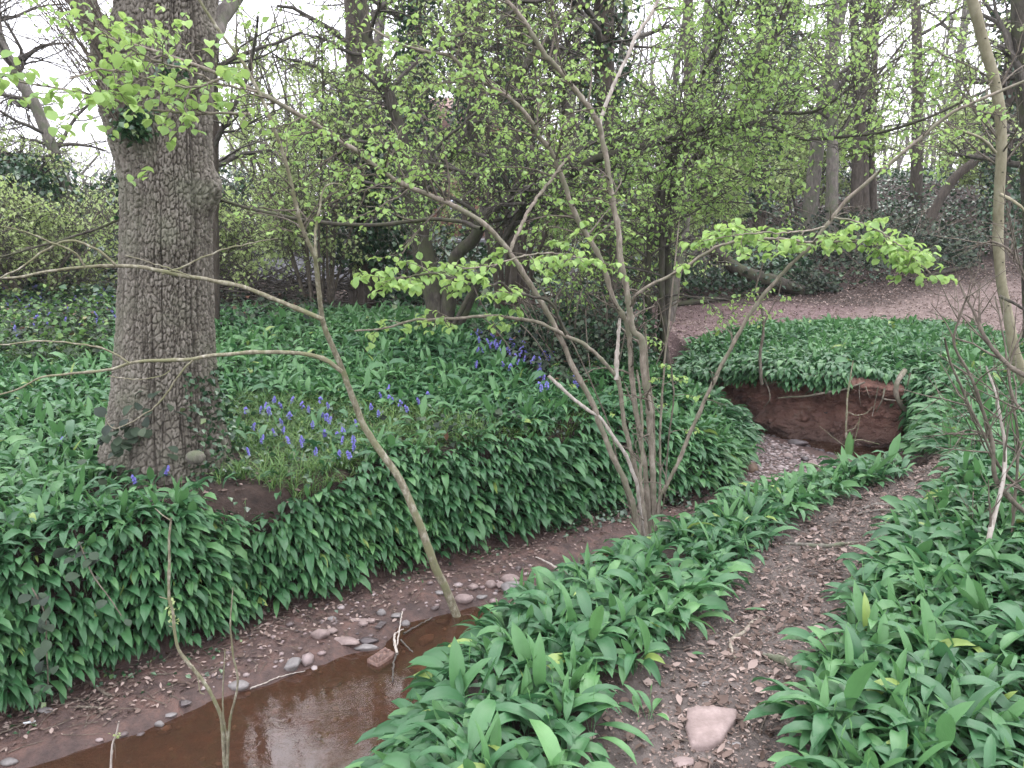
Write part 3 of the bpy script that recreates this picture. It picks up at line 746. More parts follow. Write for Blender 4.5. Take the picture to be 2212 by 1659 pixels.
    for k in range(9):
        a = k * .7 + rs.rand() * .5; d = np.array([math.cos(a) * 3.2, math.sin(a) * 3.2, 2.0 + 3 * rs.rand()])
        P_ = np.array([top_ + [0, 0, -.5], top_ + d * .3 + [0, 0, .4], top_ + d * .65 + rs.randn(3) * .3, top_ + d + rs.randn(3) * .5])
        L0.append(smooth_line(P_, n=12))
    L0 = np.array(L0); Rr = np.linspace(.16, .05, 12)[None].repeat(9, 0)
    part('upper_limbs', tubes(L0, Rr, 8), M_GREYB, root)
    A, Ra = grow(L0, Rr, 9, 2.2, rs, ang=(35, 70), K=7, wig=.3, up=.06); B, Rb = grow(A, Ra, 7, 1.0, rs, K=6, wig=.35); D, Rd = grow(B, Rb, 4, .45, rs, K=4, wig=.35)
    part('branches', merge([tubes(A, Ra, 5), tubes(B, Rb, 4), tubes(D, Rd, 3)]), M_DARK, root)
    # epicormic shoots on the burr, left side
    base = [at(262 + rs.randn() * 16, 270 - 160 * rs.rand(), Yc - .22 - .1 * rs.rand()) for _ in range(60)]
    S = np.array(base); d = np.stack([-.35 - .3 * rs.rand(60), -.25 + .5 * rs.randn(60) * .4, .9 + .3 * rs.rand(60)], 1) * (.35 + .5 * rs.rand(60))[:, None]
    E = np.stack([S, S + d * .3 + rs.randn(60, 3) * .015, S + d * .65 + rs.randn(60, 3) * .03, S + d], 1)
    E2, R2 = grow(E, np.full((60, 4), .003), 3, .25, rs, K=4, wig=.2)
    part('shoots', merge([tubes(E, np.linspace(.0045, .002, 4)[None].repeat(60, 0), 4), tubes(E2, R2, 3)]), M_TWIG, root)
    # ivy: dark tufts at the burr, along the left edge, at the right foot
    pts = []
    for (x0, y0, sx_, sy_, n) in [(285, 262, 22, 22, 260), (262, 330, 6, 40, 60), (258, 400, 4, 30, 30), (372, 150, 18, 10, 60)]:
        for _ in range(n): pts.append(at(x0 + rs.randn() * sx_, y0 + rs.randn() * sy_, Yc - .36 + .1 * rs.rand() + (.25 if x0 < 270 else 0)))
    for _ in range(420):
        a = -.9 + rs.rand() * 1.1; zz_ = H0 + rs.rand() ** 1.6 * .75; r_ = np.interp(zz_, zs, rs_) * (1.04 + .05 * rs.rand()) * (1 + .12 * ss(H0 + .75, H0, zz_))
        pts.append(np.array([np.interp(zz_, zs, cxs) + r_ * math.cos(a), Yc + r_ * math.sin(a), zz_ + .05]))
    pts = np.array(pts)
    part('ivy', flecks(pts, .030 + .02 * rs.rand(len(pts)), None, .5, 1.), M_IVY, root)
    # bramble leaves against the foot, left and front
    pts = np.array([at(270 + rs.randn() * 48, 960 + rs.randn() * 45, Yc - .38 - .08 * rs.rand()) for _ in range(34)] + [at(340 + rs.randn() * 30, 905 + rs.randn() * 30, Yc - .33) for _ in range(12)])
    az = -1.57 + rs.randn(len(pts)) * 1.; L = .07 + .035 * rs.rand(len(pts))
    g_ = leaves(pts, az, L, L * .72, rs.randn(len(pts)) * .3, -.9 + rs.randn(len(pts)) * .4, .12, 6, .2, roll=rs.randn(len(pts)) * .5, wide=.5, rnd=rs.rand(len(pts)) * .8)
    o = link('bramble_spray', new_mesh('bramble_spray', *g_), M_BRAMBLE); tag(o, 'dark purplish bramble leaves against the foot of the big oak', 'bramble', kind='stuff')
    # burr knob at the foot
    u = np.linspace(0, np.pi, 14); v = np.linspace(0, 2 * np.pi, 22, endpoint=False); Uu, Vv = np.meshgrid(u, v, indexing='ij')
    kc = at(422, 988, Yc - .40); r_ = .048 * (1 + .25 * fbm(Uu * 2, Vv * 1.5, 3, 7))
    V = np.stack([kc[0] + 1.25 * r_ * np.sin(Uu) * np.cos(Vv), kc[1] + r_ * np.sin(Uu) * np.sin(Vv), kc[2] + .9 * r_ * np.cos(Uu)], -1).reshape(-1, 3)
    ii = np.arange(14 * 22).reshape(14, 22); j = np.roll(ii, -1, 1)
    part('burr', (V, np.stack([ii[:-1], ii[1:], j[1:], j[:-1]], -1).reshape(-1, 4), None, {}, None), M_GREYB, root)
oak()
# ------------------------------------------------------------------ hazel: leafy sprays on traced branches
def sprays(C, r, rs, n, length, lo=.15, hi=1., leafsize=.05, per=5, sub=3, flat=.5, up=.02, drop=.15, dense=1., K=6):
    A, Ra = grow(C[None], r[None], n, length, rs, lo, hi, ang=(35, 75), K=K, wig=.16, up=up, flat=flat, rr=.35, drop=drop)
    B, Rb = grow(A, Ra, sub, length * .45, rs, .2, 1, ang=(30, 65), K=4, wig=.18, flat=flat, rr=.6, drop=drop)
    L = np.concatenate([on_lines(A, int(per * 1.3 * dense), rs, .25), on_lines(B, int(per * dense), rs, .2), B[:, -1], A[:, -1]])
    return merge([tubes(A, Ra, 5), tubes(B, np.maximum(Rb, .0008), 3)]), L
def bright(n, rs): return np.clip(.12 + .8 * rs.rand(n), 0, .95)
rs = np.random.RandomState(21)
# leaning sapling in the stream
Bsap = G(988, 1336, -.74); Ys = Bsap[1]
root = thing('leaning_sapling', 'slender leaning sapling with mottled bark rising from the stream in front of the oak', 'tree', Bsap)
sap = [(992, 1345), (965, 1275), (940, 1225), (905, 1130), (860, 1030), (800, 945), (765, 870), (740, 800), (715, 740), (697, 690), (690, 640), (683, 580), (678, 552), (660, 510), (645, 470), (630, 400), (615, 340), (590, 270), (560, 200), (530, 145), (490, 90), (455, 40), (430, 0), (385, -90)]
C, r = line(sap, [Ys, Ys - .1, Ys - .35, Ys - .55, Ys - .7], [.025, .024, .0225, .020, .017, .014, .0115, .010, .0085, .007, .005], 130, .012, 12, .05)
part('trunk', rod(C, r, 14), M_SBARK, root)
b1 = [(738, 803), (700, 775), (640, 763), (540, 762), (450, 770), (400, 777), (320, 780), (280, 785), (235, 800), (150, 808), (90, 815), (40, 840), (-10, 856), (-60, 880)]
b2 = [(697, 690), (650, 670), (600, 650), (540, 625), (480, 610), (420, 600), (370, 590), (310, 578), (250, 575), (180, 578), (110, 585), (50, 597), (0, 600), (-80, 600)]
b3 = [(253, 576), (225, 550), (190, 530), (150, 520), (100, 540), (50, 575), (0, 600), (-40, 620)]
b4 = [(417, 778), (395, 800), (360, 850), (320, 890), (255, 925), (232, 912), (228, 895)]
b5 = [(683, 555), (681, 500), (690, 450), (700, 410), (722, 396), (745, 402)]
b6 = [(280, 785), (240, 760), (200, 748), (100, 737), (10, 745), (-40, 742)]
b7 = [(420, 600), (350, 575), (300, 560), (270, 552)]
b8 = [(350, 592), (400, 575), (430, 560), (480, 540), (530, 528), (600, 515)]
b9 = [(185, 578), (160, 545), (100, 520), (50, 500), (0, 488)]
b10 = [(235, 812), (300, 820), (350, 812), (368, 800)]
yy = lambda x: Ys - .45
for pts, Y, rr in [(b1, [Ys - .4, Ys - .5, Ys - .55], [.0115, .010, .009, .0075, .005, .003]), (b2, [Ys - .48, Ys - .6, Ys - .7], [.012, .0105, .009, .008, .006, .004]),
                   (b3, [Ys - .65, Ys - .8], [.006, .005, .003]), (b4, [Ys - .5, Ys - .5], [.005, .004, .002]), (b5, [Ys - .5, Ys - .4], [.007, .006, .003]),
                   (b6, [Ys - .55, Ys - .7], [.005, .004, .003]), (b7, [Ys - .6, Ys - .7], [.004, .002]), (b8, [Ys - .6, Ys - .55], [.0045, .004, .002]),
                   (b9, [Ys - .68, Ys - .8], [.005, .004, .002]), (b10, [Ys - .55, Ys - .5], [.003, .002])]:
    C2, r2 = line(pts, Y, rr, 50, .012, 7, .06); part('branch', rod(C2, r2, 8), M_SBARK, root)
tw, L = sprays(C[75:], r[75:], rs, 16, .45, leafsize=.03, per=3, sub=3)
part('twigs', tw, M_TWIG, root)
L = L[rs.rand(len(L)) < .35]
part('leaves', hazel_leaves(L, .034, None, .8, bright(len(L), rs)), M_HAZEL, root)
# hazel clump by the footpath
HB = G(1392, 1160, -.35); Yh = HB[1]
root = thing('hazel_clump', 'many-stemmed hazel with drooping bright green leaves between stream and footpath', 'hazel', HB)
stems = [
 ([(1385, 1170), (1368, 1090), (1350, 1040), (1325, 990), (1300, 930), (1280, 870), (1240, 800), (1215, 740), (1190, 690), (1160, 640), (1130, 590), (1085, 525), (1040, 480), (960, 435), (880, 402), (830, 375), (768, 326), (694, 278), (635, 243), (555, 198), (486, 167), (427, 142), (340, 112), (250, 85), (180, 60)],
  [Yh - .02, Yh - .1, Yh - .25, Yh - .5, Yh - .9, Yh - 1.3], [.021, .020, .019, .018, .017, .016, .0155, .0145, .012, .009, .0055], M_HBARK, 150),
 ([(1185, 812), (1210, 835), (1240, 862), (1269, 886), (1293, 900), (1321, 938), (1355, 990), (1378, 1060), (1392, 1170)], [Yh - .15, Yh - .1, Yh + .02], [.012, .012, .013, .014, .016], M_PALE, 60),
 ([(1391, 1175), (1390, 1097), (1362, 972), (1349, 920), (1342, 851), (1335, 820), (1331, 806)], [Yh + .03, Yh + .0, Yh - .05], [.02, .018, .016, .016], M_HBARK, 60),
 ([(1331, 820), (1334, 760), (1336, 720), (1338, 688)], [Yh - .05, Yh - .05], [.0165, .0155, .012, .010], M_PALE, 24),
 ([(1403, 1175), (1400, 1100), (1393, 1007), (1373, 886), (1366, 816), (1359, 729), (1352, 695), (1331, 660), (1317, 625), (1303, 575), (1283, 531), (1255, 486), (1234, 441), (1213, 382), (1196, 340), (1178, 312), (1161, 288), (1144, 257), (1116, 226), (1088, 205), (1046, 177), (1008, 153), (970, 120), (928, 113), (862, 94), (800, 60)],
  [Yh + .05, Yh + .1, Yh + .1, Yh, Yh - .2, Yh - .4], [.022, .020, .019, .019, .018, .0175, .017, .0165, .015, .012, .009, .006], M_HBARK, 150),
 ([(1412, 1175), (1412, 1080), (1408, 980), (1400, 868), (1393, 816), (1388, 747), (1384, 730), (1366, 712), (1359, 667), (1352, 618), (1341, 560), (1338, 503), (1327, 451), (1317, 399), (1310, 347), (1300, 295), (1296, 272)],
  [Yh + .08, Yh + .02, Yh, Yh], [.023, .022, .023, .024, .024, .022, .021, .020, .019, .018], M_HBARK, 120),
 ([(1298, 290), (1293, 268), (1269, 229), (1248, 201), (1224, 170), (1199, 142), (1175, 115), (1154, 83), (1130, 42), (1095, 0), (1030, -90)], [Yh, Yh - .1, Yh - .2], [.018, .0165, .015, .013, .011], M_HBARK, 70),
 ([(1296, 285), (1297, 262), (1305, 236), (1321, 194), (1338, 156), (1359, 118), (1373, 83), (1390, 56), (1408, 28), (1421, 0), (1450, -70)], [Yh, Yh + .1, Yh + .2], [.013, .0125, .012, .011, .009], M_PALE, 70),
 ([(1418, 1170), (1425, 1080), (1440, 1050), (1465, 1000), (1489, 938), (1513, 886), (1545, 816), (1583, 747), (1618, 684), (1652, 636), (1687, 594), (1722, 559), (1757, 525), (1812, 455), (1836, 427), (1878, 389), (1930, 347), (1965, 319), (2034, 260), (2069, 236), (2104, 222), (2156, 198), (2230, 170), (2330, 140)],
  [Yh + .08, Yh - .1, Yh - .3, Yh - .5, Yh - .7], [.014, .0135, .013, .0125, .012, .0105, .009, .007], M_HBARK, 130),
 ([(1420, 1165), (1426, 1050), (1428, 900), (1435, 780), (1450, 650), (1462, 530), (1468, 470)], [Yh + .12, Yh + .1], [.009, .009, .008, .006, .004], M_HBARK, 50),
 ([(1424, 1165), (1436, 1060), (1444, 960), (1455, 850), (1440, 740), (1420, 640)], [Yh + .15, Yh + .1], [.006, .006, .005, .003], M_TWIG, 50),
 ([(1400, 1165), (1384, 1040), (1388, 930), (1386, 880), (1376, 800)], [Yh - .08, Yh - .08], [.012, .011, .009, .008], M_HBARK, 40),
 ([(1395, 1165), (1410, 1040), (1412, 900), (1400, 800), (1394, 700)], [Yh + .14, Yh + .14], [.012, .010, .008, .006], M_HBARK, 40),
 ([(1380, 1165), (1340, 1020), (1310, 900), (1230, 730), (1180, 640), (1150, 600)], [Yh + .1, Yh + .15], [.007, .006, .005, .003], M_TWIG, 50),
]
SL = []
for pts, Y, rr, M_, n in stems:
    C, r = line(pts, Y, [q * .86 for q in rr], n, .014, 10, .09); SL.append((C, r)); part('stem', rod(C, r, 12), M_, root)
arch = [(1328, 809), (1303, 781), (1269, 750), (1220, 723), (1171, 700), (1095, 686), (1043, 683), (1001, 688), (928, 691), (887, 693), (828, 710), (765, 715)]
arch2 = [(1222, 723), (1212, 700), (1202, 672), (1185, 650), (1147, 641), (1105, 632), (1081, 611), (1060, 618), (1025, 606), (998, 603), (939, 592), (880, 598), (810, 622)]
rtb = [(1356, 660), (1373, 639), (1407, 615), (1453, 594), (1481, 578), (1520, 552), (1559, 531), (1600, 519), (1660, 516), (1750, 523), (1850, 520), (1930, 540), (1990, 560)]
rtb2 = [(1781, 490), (1739, 500), (1687, 503), (1635, 503), (1580, 510), (1520, 520)]
rtb3 = [(1800, 470), (1850, 480), (1900, 500), (1960, 545), (2010, 590)]
lft = [(1040, 493), (1026, 490), (1008, 481), (970, 477), (928, 474), (862, 481), (800, 486), (768, 486), (700, 481), (635, 472), (555, 455), (500, 440), (469, 434), (380, 445), (265, 473), (208, 496), (130, 520), (70, 535), (0, 555), (-80, 560)]
mid = [(1303, 584), (1260, 560), (1200, 548), (1140, 552), (1060, 575), (1000, 580)]
inn = [(1100, 545), (1120, 500), (1147, 448), (1168, 417), (1199, 378), (1234, 333)]
top1 = [(541, 246), (470, 245), (417, 243), (347, 240), (295, 229), (236, 215), (156, 198), (62, 180), (0, 160)]
top2 = [(486, 167), (417, 190), (347, 180), (287, 160), (220, 150), (150, 170)]
top3 = [(555, 198), (470, 180), (400, 150), (330, 130), (250, 90), (200, 50)]
BR = {}
for nm, pts, Y, rr in [('arch', arch, [Yh - .05, Yh - .6], [.012, .011, .009, .007, .004]), ('arch2', arch2, [Yh - .3, Yh - .75], [.008, .008, .007, .004]), ('rtb', rtb, [Yh + .05, Yh - .45], [.010, .009, .008, .006, .004]),
                   ('rtb2', rtb2, [Yh - .5, Yh - .6], [.005, .004, .002]), ('rtb3', rtb3, [Yh - .5, Yh - .6], [.005, .003]), ('lft', lft, [Yh - .55, Yh - .2, Yh + .1, Yh + .5, Yh + .4, Yh + .2], [.010, .011, .011, .010, .009, .007, .005]),
                   ('mid', mid, [Yh, Yh - .7], [.006, .004]), ('inn', inn, [Yh - .3, Yh], [.010, .009, .007]), ('top1', top1, [Yh - 1.1, Yh - 1.6], [.006, .005, .003]), ('top2', top2, [Yh - 1.2, Yh - 1.7], [.005, .003]), ('top3', top3, [Yh - 1.1, Yh - 1.6], [.005, .003])]:
    C, r = line(pts, Y, rr, 70, .02, 8, .07); BR[nm] = (C, r); part('branch', rod(C, r, 8), M_HBARK if nm not in ('lft', 'arch2') else M_DARK, root)
TW, LL = [], []
def add(key, n, length, per=5, sub=3, lo=.15, hi=1, keep=1., **kw):
    C, r = BR[key] if isinstance(key, str) else SL[key]
    tw, L = sprays(C, r, rs, n, length, lo, hi, per=per, sub=sub, **kw); TW.append(tw); LL.append(L[rs.rand(len(L)) < keep])
add('arch', 9, .22, 3, 2, .35); add('arch2', 17, .30, 6, 3, .12, flat=.7); add('mid', 14, .30, 6, 3, .1, flat=.7)
add('rtb', 24, .30, 5, 3, .42, flat=.75); add('rtb2', 12, .22, 5, 3, .1, flat=.7); add('rtb3', 12, .22, 5, 3, .1, flat=.7); add('rtb', 3, .2, 2, 2, .1, .4)
add('top1', 16, .30, 3, 2, .0, flat=.6); add('top2', 14, .30, 3, 2, 0, flat=.6); add('top3', 16, .30, 3, 2, 0, flat=.6)
big = np.concatenate(LL); big = big[rs.rand(len(big)) < .62]; LL.clear()
add(0, 36, .55, 4, 4, .55, 1, keep=.85); add(4, 36, .6, 4, 4, .5, 1, keep=.85); add(6, 24, .6, 4, 4, .1, 1, keep=.7); add(7, 8, .4, 2, 2, .3, 1, keep=.7)
add(8, 12, .3, 3, 2, .5, 1, keep=.7); add('lft', 16, .35, 2, 2, .1, 1, keep=.25); add('inn', 5, .4, 3, 2, .3); add(9, 5, .2, 2, 2, .4); add(10, 4, .2, 2, 2, .4)
small = np.concatenate(LL)
for q_ in (4, 5, 8, 11): TW.append(sprays(SL[q_][0], SL[q_][1], rs, 12, .28, .1, .9, per=1, sub=3, flat=.2)[0])
part('twigs', merge(TW), M_TWIG, root)
part('leaves', merge([hazel_leaves(big, .048, None, 1.0, bright(len(big), rs)), hazel_leaves(small, .032, None, 1., bright(len(small), rs))]), M_HAZEL, root)
# pale trunk at the right edge
B_ = G(2235, 860, .02); Y_ = B_[1]
root = thing('young_ash_tree', 'straight young tree with smooth olive grey bark at the right edge beside the path', 'tree', B_)
C, r = line([(2240, 880), (2212, 816), (2190, 757), (2177, 677), (2163, 608), (2156, 521), (2157, 451), (2160, 382), (2163, 312), (2161, 260), (2152, 194), (2138, 139), (2118, 69), (2100, 0), (2070, -100)], [Y_, Y_ - .3, Y_ - .5], [.052, .050, .043, .040, .042, .041, .041, .042, .041, .040, .038], 90, .01, 12, .02)
M_ASH = bark_mat('smooth_bark', (.15, .135, .085), (.23, .21, .14), (.31, .29, .21), 12, .5, .25)
part('trunk', rod(C, r, 18), M_ASH, root)
for k in [15, 24, 33, 41, 50, 58, 66, 74]:
    cc = C[k] + np.array([.006 * rs.randn() , -r[k] * .80, 0]); a = np.linspace(0, 2 * np.pi, 9)[:-1]
    ring = np.stack([cc + np.array([math.cos(t) * .013, 0, 0]) + np.array([0, -.002 * abs(math.sin(t)), math.sin(t) * .007]) for t in a])
    V = np.vstack([ring, ring * .55 + cc * .45 + np.array([0, -.012, 0]), [cc + np.array([0, -.012, 0])]])
    Q = [[i, (i + 1) % 8, 8 + (i + 1) % 8, 8 + i] for i in range(8)]; T3 = [[8 + i, 8 + (i + 1) % 8, 16] for i in range(8)]
    part('bark_scar', (V, Q, T3, {}, None), M_DARK, root)
for pts in [[(2160, 640), (2190, 655), (2230, 680)], [(2161, 420), (2190, 435), (2230, 470)], [(2150, 330), (2120, 300), (2060, 275)]]:
    C2, r2 = line(pts, [Y_ - .45, Y_ - .7], [.014, .008], 16, .01); part('branch', rod(C2, r2, 8), M_DARK if pts[0][1] == 640 else M_ASH, root)
A, Ra = grow(C[None, 40:], r[None, 40:], 14, .9, rs, 0, 1, K=6, wig=.2, rr=.18, up=.05); Bb, Rb = grow(A, Ra, 4, .4, rs, K=4)
part('twigs', merge([tubes(A, Ra, 5), tubes(Bb, Rb, 3)]), M_TWIG, root)
# bottom left thin sapling
B_ = G(486, 1690, -.75); Y_ = B_[1]
root = thing('thin_sapling', 'thin bare kinked sapling growing out of the brown water at the lower left', 'sapling', B_)
for pts, rr in [([(487, 1700), (486, 1659), (483, 1604), (479, 1552), (462, 1510), (441, 1475), (410, 1437), (385, 1402), (377, 1361), (373, 1319), (365, 1291), (366, 1222), (365, 1170), (370, 1119)], [.0095, .0085, .0080, .0075, .0065, .0060, .0055, .004]),
                ([(492, 1700), (492, 1640), (496, 1560), (514, 1475), (503, 1413), (498, 1343), (503, 1270)], [.006, .0055, .0045, .0035, .002]),
                ([(484, 1640), (490, 1590), (486, 1569), (481, 1517), (486, 1402)], [.004, .0035, .002])]:
    C, r = line(pts, [Y_, Y_ - .05], rr, 60, .004, 8, .08); part('stem', rod(C, r, 8), M_SBARK, root)
for pts in [[(372, 1300), (360, 1294), (344, 1289)], [(377, 1352), (372, 1354), (365, 1352)], [(408, 1433), (425, 1450), (432, 1495), (442, 1500)], [(370, 1125), (350, 1112), (335, 1098)]]:
    C, r = line(pts, [Y_ - .03, Y_ - .05], [.0028, .0018], 8, 0, 5); part('twig', rod(C, r, 5), M_SBARK, root)
pts = np.array([at(375 + rs.randn() * 6, 1290 + rs.rand() * 60, Y_ + .05) for _ in range(26)])
part('leaves', flecks(pts, .022, np.full(26, .5), .2, .9), M_SPRING, root)
B_ = G(240, 1690, -.75); Y_ = B_[1]
root = thing('bare_twig', 'short pale twig sticking up from the water at the bottom edge', 'twig', B_)
C, r = line([(239, 1700), (240, 1659), (243, 1610), (250, 1590), (257, 1558)], [Y_, Y_], [.005, .0045, .003], 20, .003, 7); part('stem', rod(C, r, 7), M_PALE, root)
C, r = line([(241, 1640), (247, 1600), (250, 1640)], [Y_, Y_], [.002, .001], 8, .003, 5); part('side_twig', rod(C, r, 5), M_TWIG, root)
pts = np.array([at(252 + rs.randn() * 5, 1590 + rs.randn() * 4, Y_) for _ in range(14)]); part('leaves', flecks(pts, .012, np.full(14, .9), -.3, 1.3), M_SPRING, root)
# ------------------------------------------------------------------ trees behind
rs = np.random.RandomState(77)
FOLI = dict(n=0)
def in_view(P, m=.12):                  # keep small foliage to what the photo (and a step aside) could see
    y = np.maximum(P[:, 1], .1); u = np.abs(P[:, 0]) / y
    return (u < .637 + m + 1.2 / y) & (P[:, 1] > .5)
def crown(C, r, n1, L1, L2, L3, n2=6, n3=5, per=5, leaf=.04, lo=.3, hi=1., up=.03, flat=.3, keep=1., zmax=None, ang=(40, 80), rr=.4, leafd=.06):
    A, Ra = grow(C, r, n1, L1, rs, lo, hi, ang=ang, K=8, wig=.2, up=up, flat=flat, rr=rr)
    Bc, Rb = grow(A, Ra, n2, L2, rs, .15, 1, K=6, wig=.25, flat=flat, rr=.5); v = in_view(Bc[:, 3]); Bc, Rb = Bc[v], Rb[v]
    D, Rd = grow(Bc, Rb, n3, L3, rs, .1, 1, K=4, wig=.28, flat=flat, rr=.6)
    L = np.concatenate([on_lines(D, per, rs, .1), on_lines(Bc, per, rs, .3)]) if per else np.zeros((0, 3))
    L = L + rs.randn(*L.shape) * .02; L = L[rs.rand(len(L)) < keep]; L = L[in_view(L)] if len(L) else L
    if float(np.median(C[:, 0, 1])) > 11 and len(L): L = L[L[:, 2] < 2.2 + .30 * L[:, 1]]
    Y = max(3, float(np.median(C[:, :, 1])))
    mn = .00042 * Y
    tw = merge([tubes(A, np.maximum(Ra, mn * 1.2), 5), tubes(Bc, np.maximum(Rb, mn), 3), tubes(D, np.maximum(Rd, mn * .7), 3)])
    return tw, L, leaf
def tree(name, label, cat, trunks, bark, n1=14, L1=2.2, L2=.9, L3=.45, per=5, leaf=.045, lo=.3, ivy=0, ivyr=(0, 1), ivyout=.12, ivysize=.07, group=None, lm=None, n2=6, n3=5, keep=1., flat=.3, up=.03, twig=None, base=None, rr=.4):
    """trunks: list of (centre line, radii)"""
    b0 = trunks[0][0][0]
    root = thing(name, label, cat, tuple(b0), group)
    for C, r in trunks: part('trunk' if len(trunks) == 1 else 'stem', rod(C, r, 10), bark, root)
    C = np.stack([smooth_line(c, n=30) for c, _ in trunks]); r = np.stack([np.interp(np.linspace(0, 1, 30), np.linspace(0, 1, len(q)), q) for _, q in trunks])
    tw, L, lf = crown(C, r, n1, L1, L2, L3, n2, n3, per, leaf, lo, keep=keep, flat=flat, up=up, rr=rr)
    part('branches', tw, twig or M_DTWIG, root)
    if len(L): part('foliage', flecks(L, leaf * (.6 + .8 * rs.rand(len(L))), np.clip(rs.rand(len(L)) * .95, 0, .93), .55, 1.2), lm or M_SPRING, root)
    if ivy:
        g = merge([ivy_on(c, q, int(ivy / len(trunks)), rs, ivysize, ivyout, *ivyr) for c, q in trunks]); part('ivy', g, M_IVY, root)
    return root
def trunk_px(pts, Y, r, n=40, wob=.03, top=None):
    C, q = line(pts, Y, r, n, wob, 9, .05)
    return (C, q)
def ext(pts, dy=-900, dx=0):            # carry a trunk on above the picture
    return pts + [(pts[-1][0] + dx, pts[-1][1] + dy)]
def drop_base(t):                       # set the foot of a trunk in the ground
    C, r = t; g = H1(C[0][0], C[0][1]) - .08
    C = C.copy(); d = g - C[0][2]; w_ = np.linspace(1, 0, len(C)) ** 3; C[:, 2] += d * w_; return (C, r)
def T(*a, **k): return drop_base(trunk_px(*a, **k))
# coppiced stool with the long dark limbs, centre
Ys_ = 9.3
tree('coppiced_hazel', 'old coppice stool with a thick mossy base and long dark arching limbs', 'hazel',
  [T([(948, 745), (945, 690), (935, 640), (905, 590), (880, 560)] [:3] + [(925, 576), (907, 486), (883, 417), (869, 312), (852, 250), (834, 194), (817, 149), (800, 115), (780, 0), (760, -200)], [Ys_, Ys_, Ys_ + .3], [.15, .10, .085, .08, .07, .06, .05]),
   T([(955, 745), (965, 690), (975, 610), (987, 555), (1025, 521), (1032, 500), (1060, 462), (1105, 434), (1144, 420), (1199, 392), (1234, 375), (1282, 347), (1338, 330), (1407, 312), (1481, 292), (1548, 270), (1620, 262)], [Ys_, Ys_ - .5, Ys_ - 1.3], [.11, .08, .07, .06, .05, .04, .028, .016]),
   T([(975, 745), (1008, 677), (1039, 601), (1067, 545), (1081, 528), (1112, 493), (1147, 448), (1168, 417), (1199, 378), (1234, 333), (1300, 300), (1400, 265), (1500, 240)], [Ys_, Ys_ - .3, Ys_ - .6], [.05, .045, .04, .032, .02, .012]),
   T([(962, 745), (930, 660), (905, 560), (904, 410), (935, 368), (956, 344), (998, 305), (1039, 257), (1081, 215), (1123, 167), (1147, 121), (1178, 90), (1213, 55), (1234, 35), (1300, -80)], [Ys_ + .1, Ys_ + .3], [.075, .07, .07, .065, .06, .05, .04, .03]),
   T([(968, 745), (985, 700), (1060, 560), (1144, 424), (1095, 413), (1025, 382), (965, 364), (880, 340), (800, 310), (700, 300)], [Ys_ - .1, Ys_ - .6, Ys_ - 1.2], [.03, .028, .03, .026, .018, .01])],
  M_DARK, n1=16, L1=1.5, L2=.6, L3=.28, per=4, leaf=.036, lo=.3, keep=.5, lm=M_HAZEL, flat=.5)
# hazel sprays high on the right, dark arching boughs
tree('hazel_tree', 'spreading hazel with long level boughs filling the upper right with lime green leaves', 'hazel',
  [T([(1436, 800), (1430, 700), (1444, 560), (1444, 441), (1458, 389), (1479, 354), (1500, 326), (1538, 305), (1572, 264), (1640, 140), (1700, 20), (1750, -150)], [8.9, 8.6, 8.4], [.05, .045, .04, .035, .025, .018]),
   T([(1430, 800), (1424, 720), (1400, 560), (1420, 400), (1479, 302), (1548, 281), (1600, 267), (1652, 260), (1687, 278), (1722, 295), (1756, 299), (1826, 295), (1895, 288), (1947, 274), (2000, 257), (2080, 220)], [8.9, 8.0, 7.2], [.04, .035, .03, .025, .02, .014, .01]),
   T([(1440, 800), (1440, 700), (1430, 520), (1445, 330), (1530, 255), (1600, 246), (1660, 240), (1760, 240), (1850, 180), (1950, 120)], [8.9, 8.2, 7.6], [.04, .034, .028, .022, .016, .008]),
   T([(1428, 800), (1430, 600), (1450, 400), (1500, 200), (1560, 80), (1620, -60)], [9, 8.6, 8.0], [.04, .034, .03, .02, .012])],
  M_DARK, n1=21, L1=1.5, L2=.7, L3=.32, per=5, leaf=.037, lo=.3, n2=6, n3=5, keep=.75, lm=M_HAZEL, flat=.45)
# big reddish trunk at the stream bend
tree('woodland_tree', 'straight reddish brown trunk with ivy round its foot at the head of the stream', 'tree',
  [T([(1318, 800), (1322, 700), (1318, 600), (1314, 500), (1308, 400), (1306, 200), (1304, 0), (1302, -400), (1300, -800)], [10.4], [.27, .20, .14, .125, .115, .11, .10, .08], 60)],
  M_BROWN, n1=16, L1=2.4, L2=1., L3=.5, per=3, lo=.4, ivy=2600, ivyr=(.0, .75), ivyout=.22, ivysize=.07, keep=.5)
tree('multi_stemmed_tree', 'cluster of slim upright stems rising from one stool right of the thick coppice', 'tree',
  [T([(1075 + k * 9, 752), (1072 + k * 12, 640), (1050 + k * 22, 500), (1030 + k * 30, 330), (1000 + k * 38, 120), (980 + k * 44, -150)], [10.6 + .2 * (k % 3)], [.07 if k == 3 else .038, .035, .028, .02, .012], 40) for k in range(7)],
  M_BROWN, n1=10, L1=1.2, L2=.6, L3=.3, per=3, lo=.3, keep=.5, flat=.2, leaf=.05)
tree('ivy_clad_tree', 'short broad tree smothered in dark glossy ivy left of the coppice stool', 'tree',
  [T([(782, 700), (785, 600), (788, 500), (780, 400), (772, 250), (765, 100), (760, -300)], [12.0], [.2, .17, .15, .13, .12, .1])],
  M_BROWN, n1=12, L1=1.8, L2=.8, L3=.4, per=3, lo=.3, ivy=4200, ivyr=(.12, .5), ivyout=.45, ivysize=.085, keep=.3)
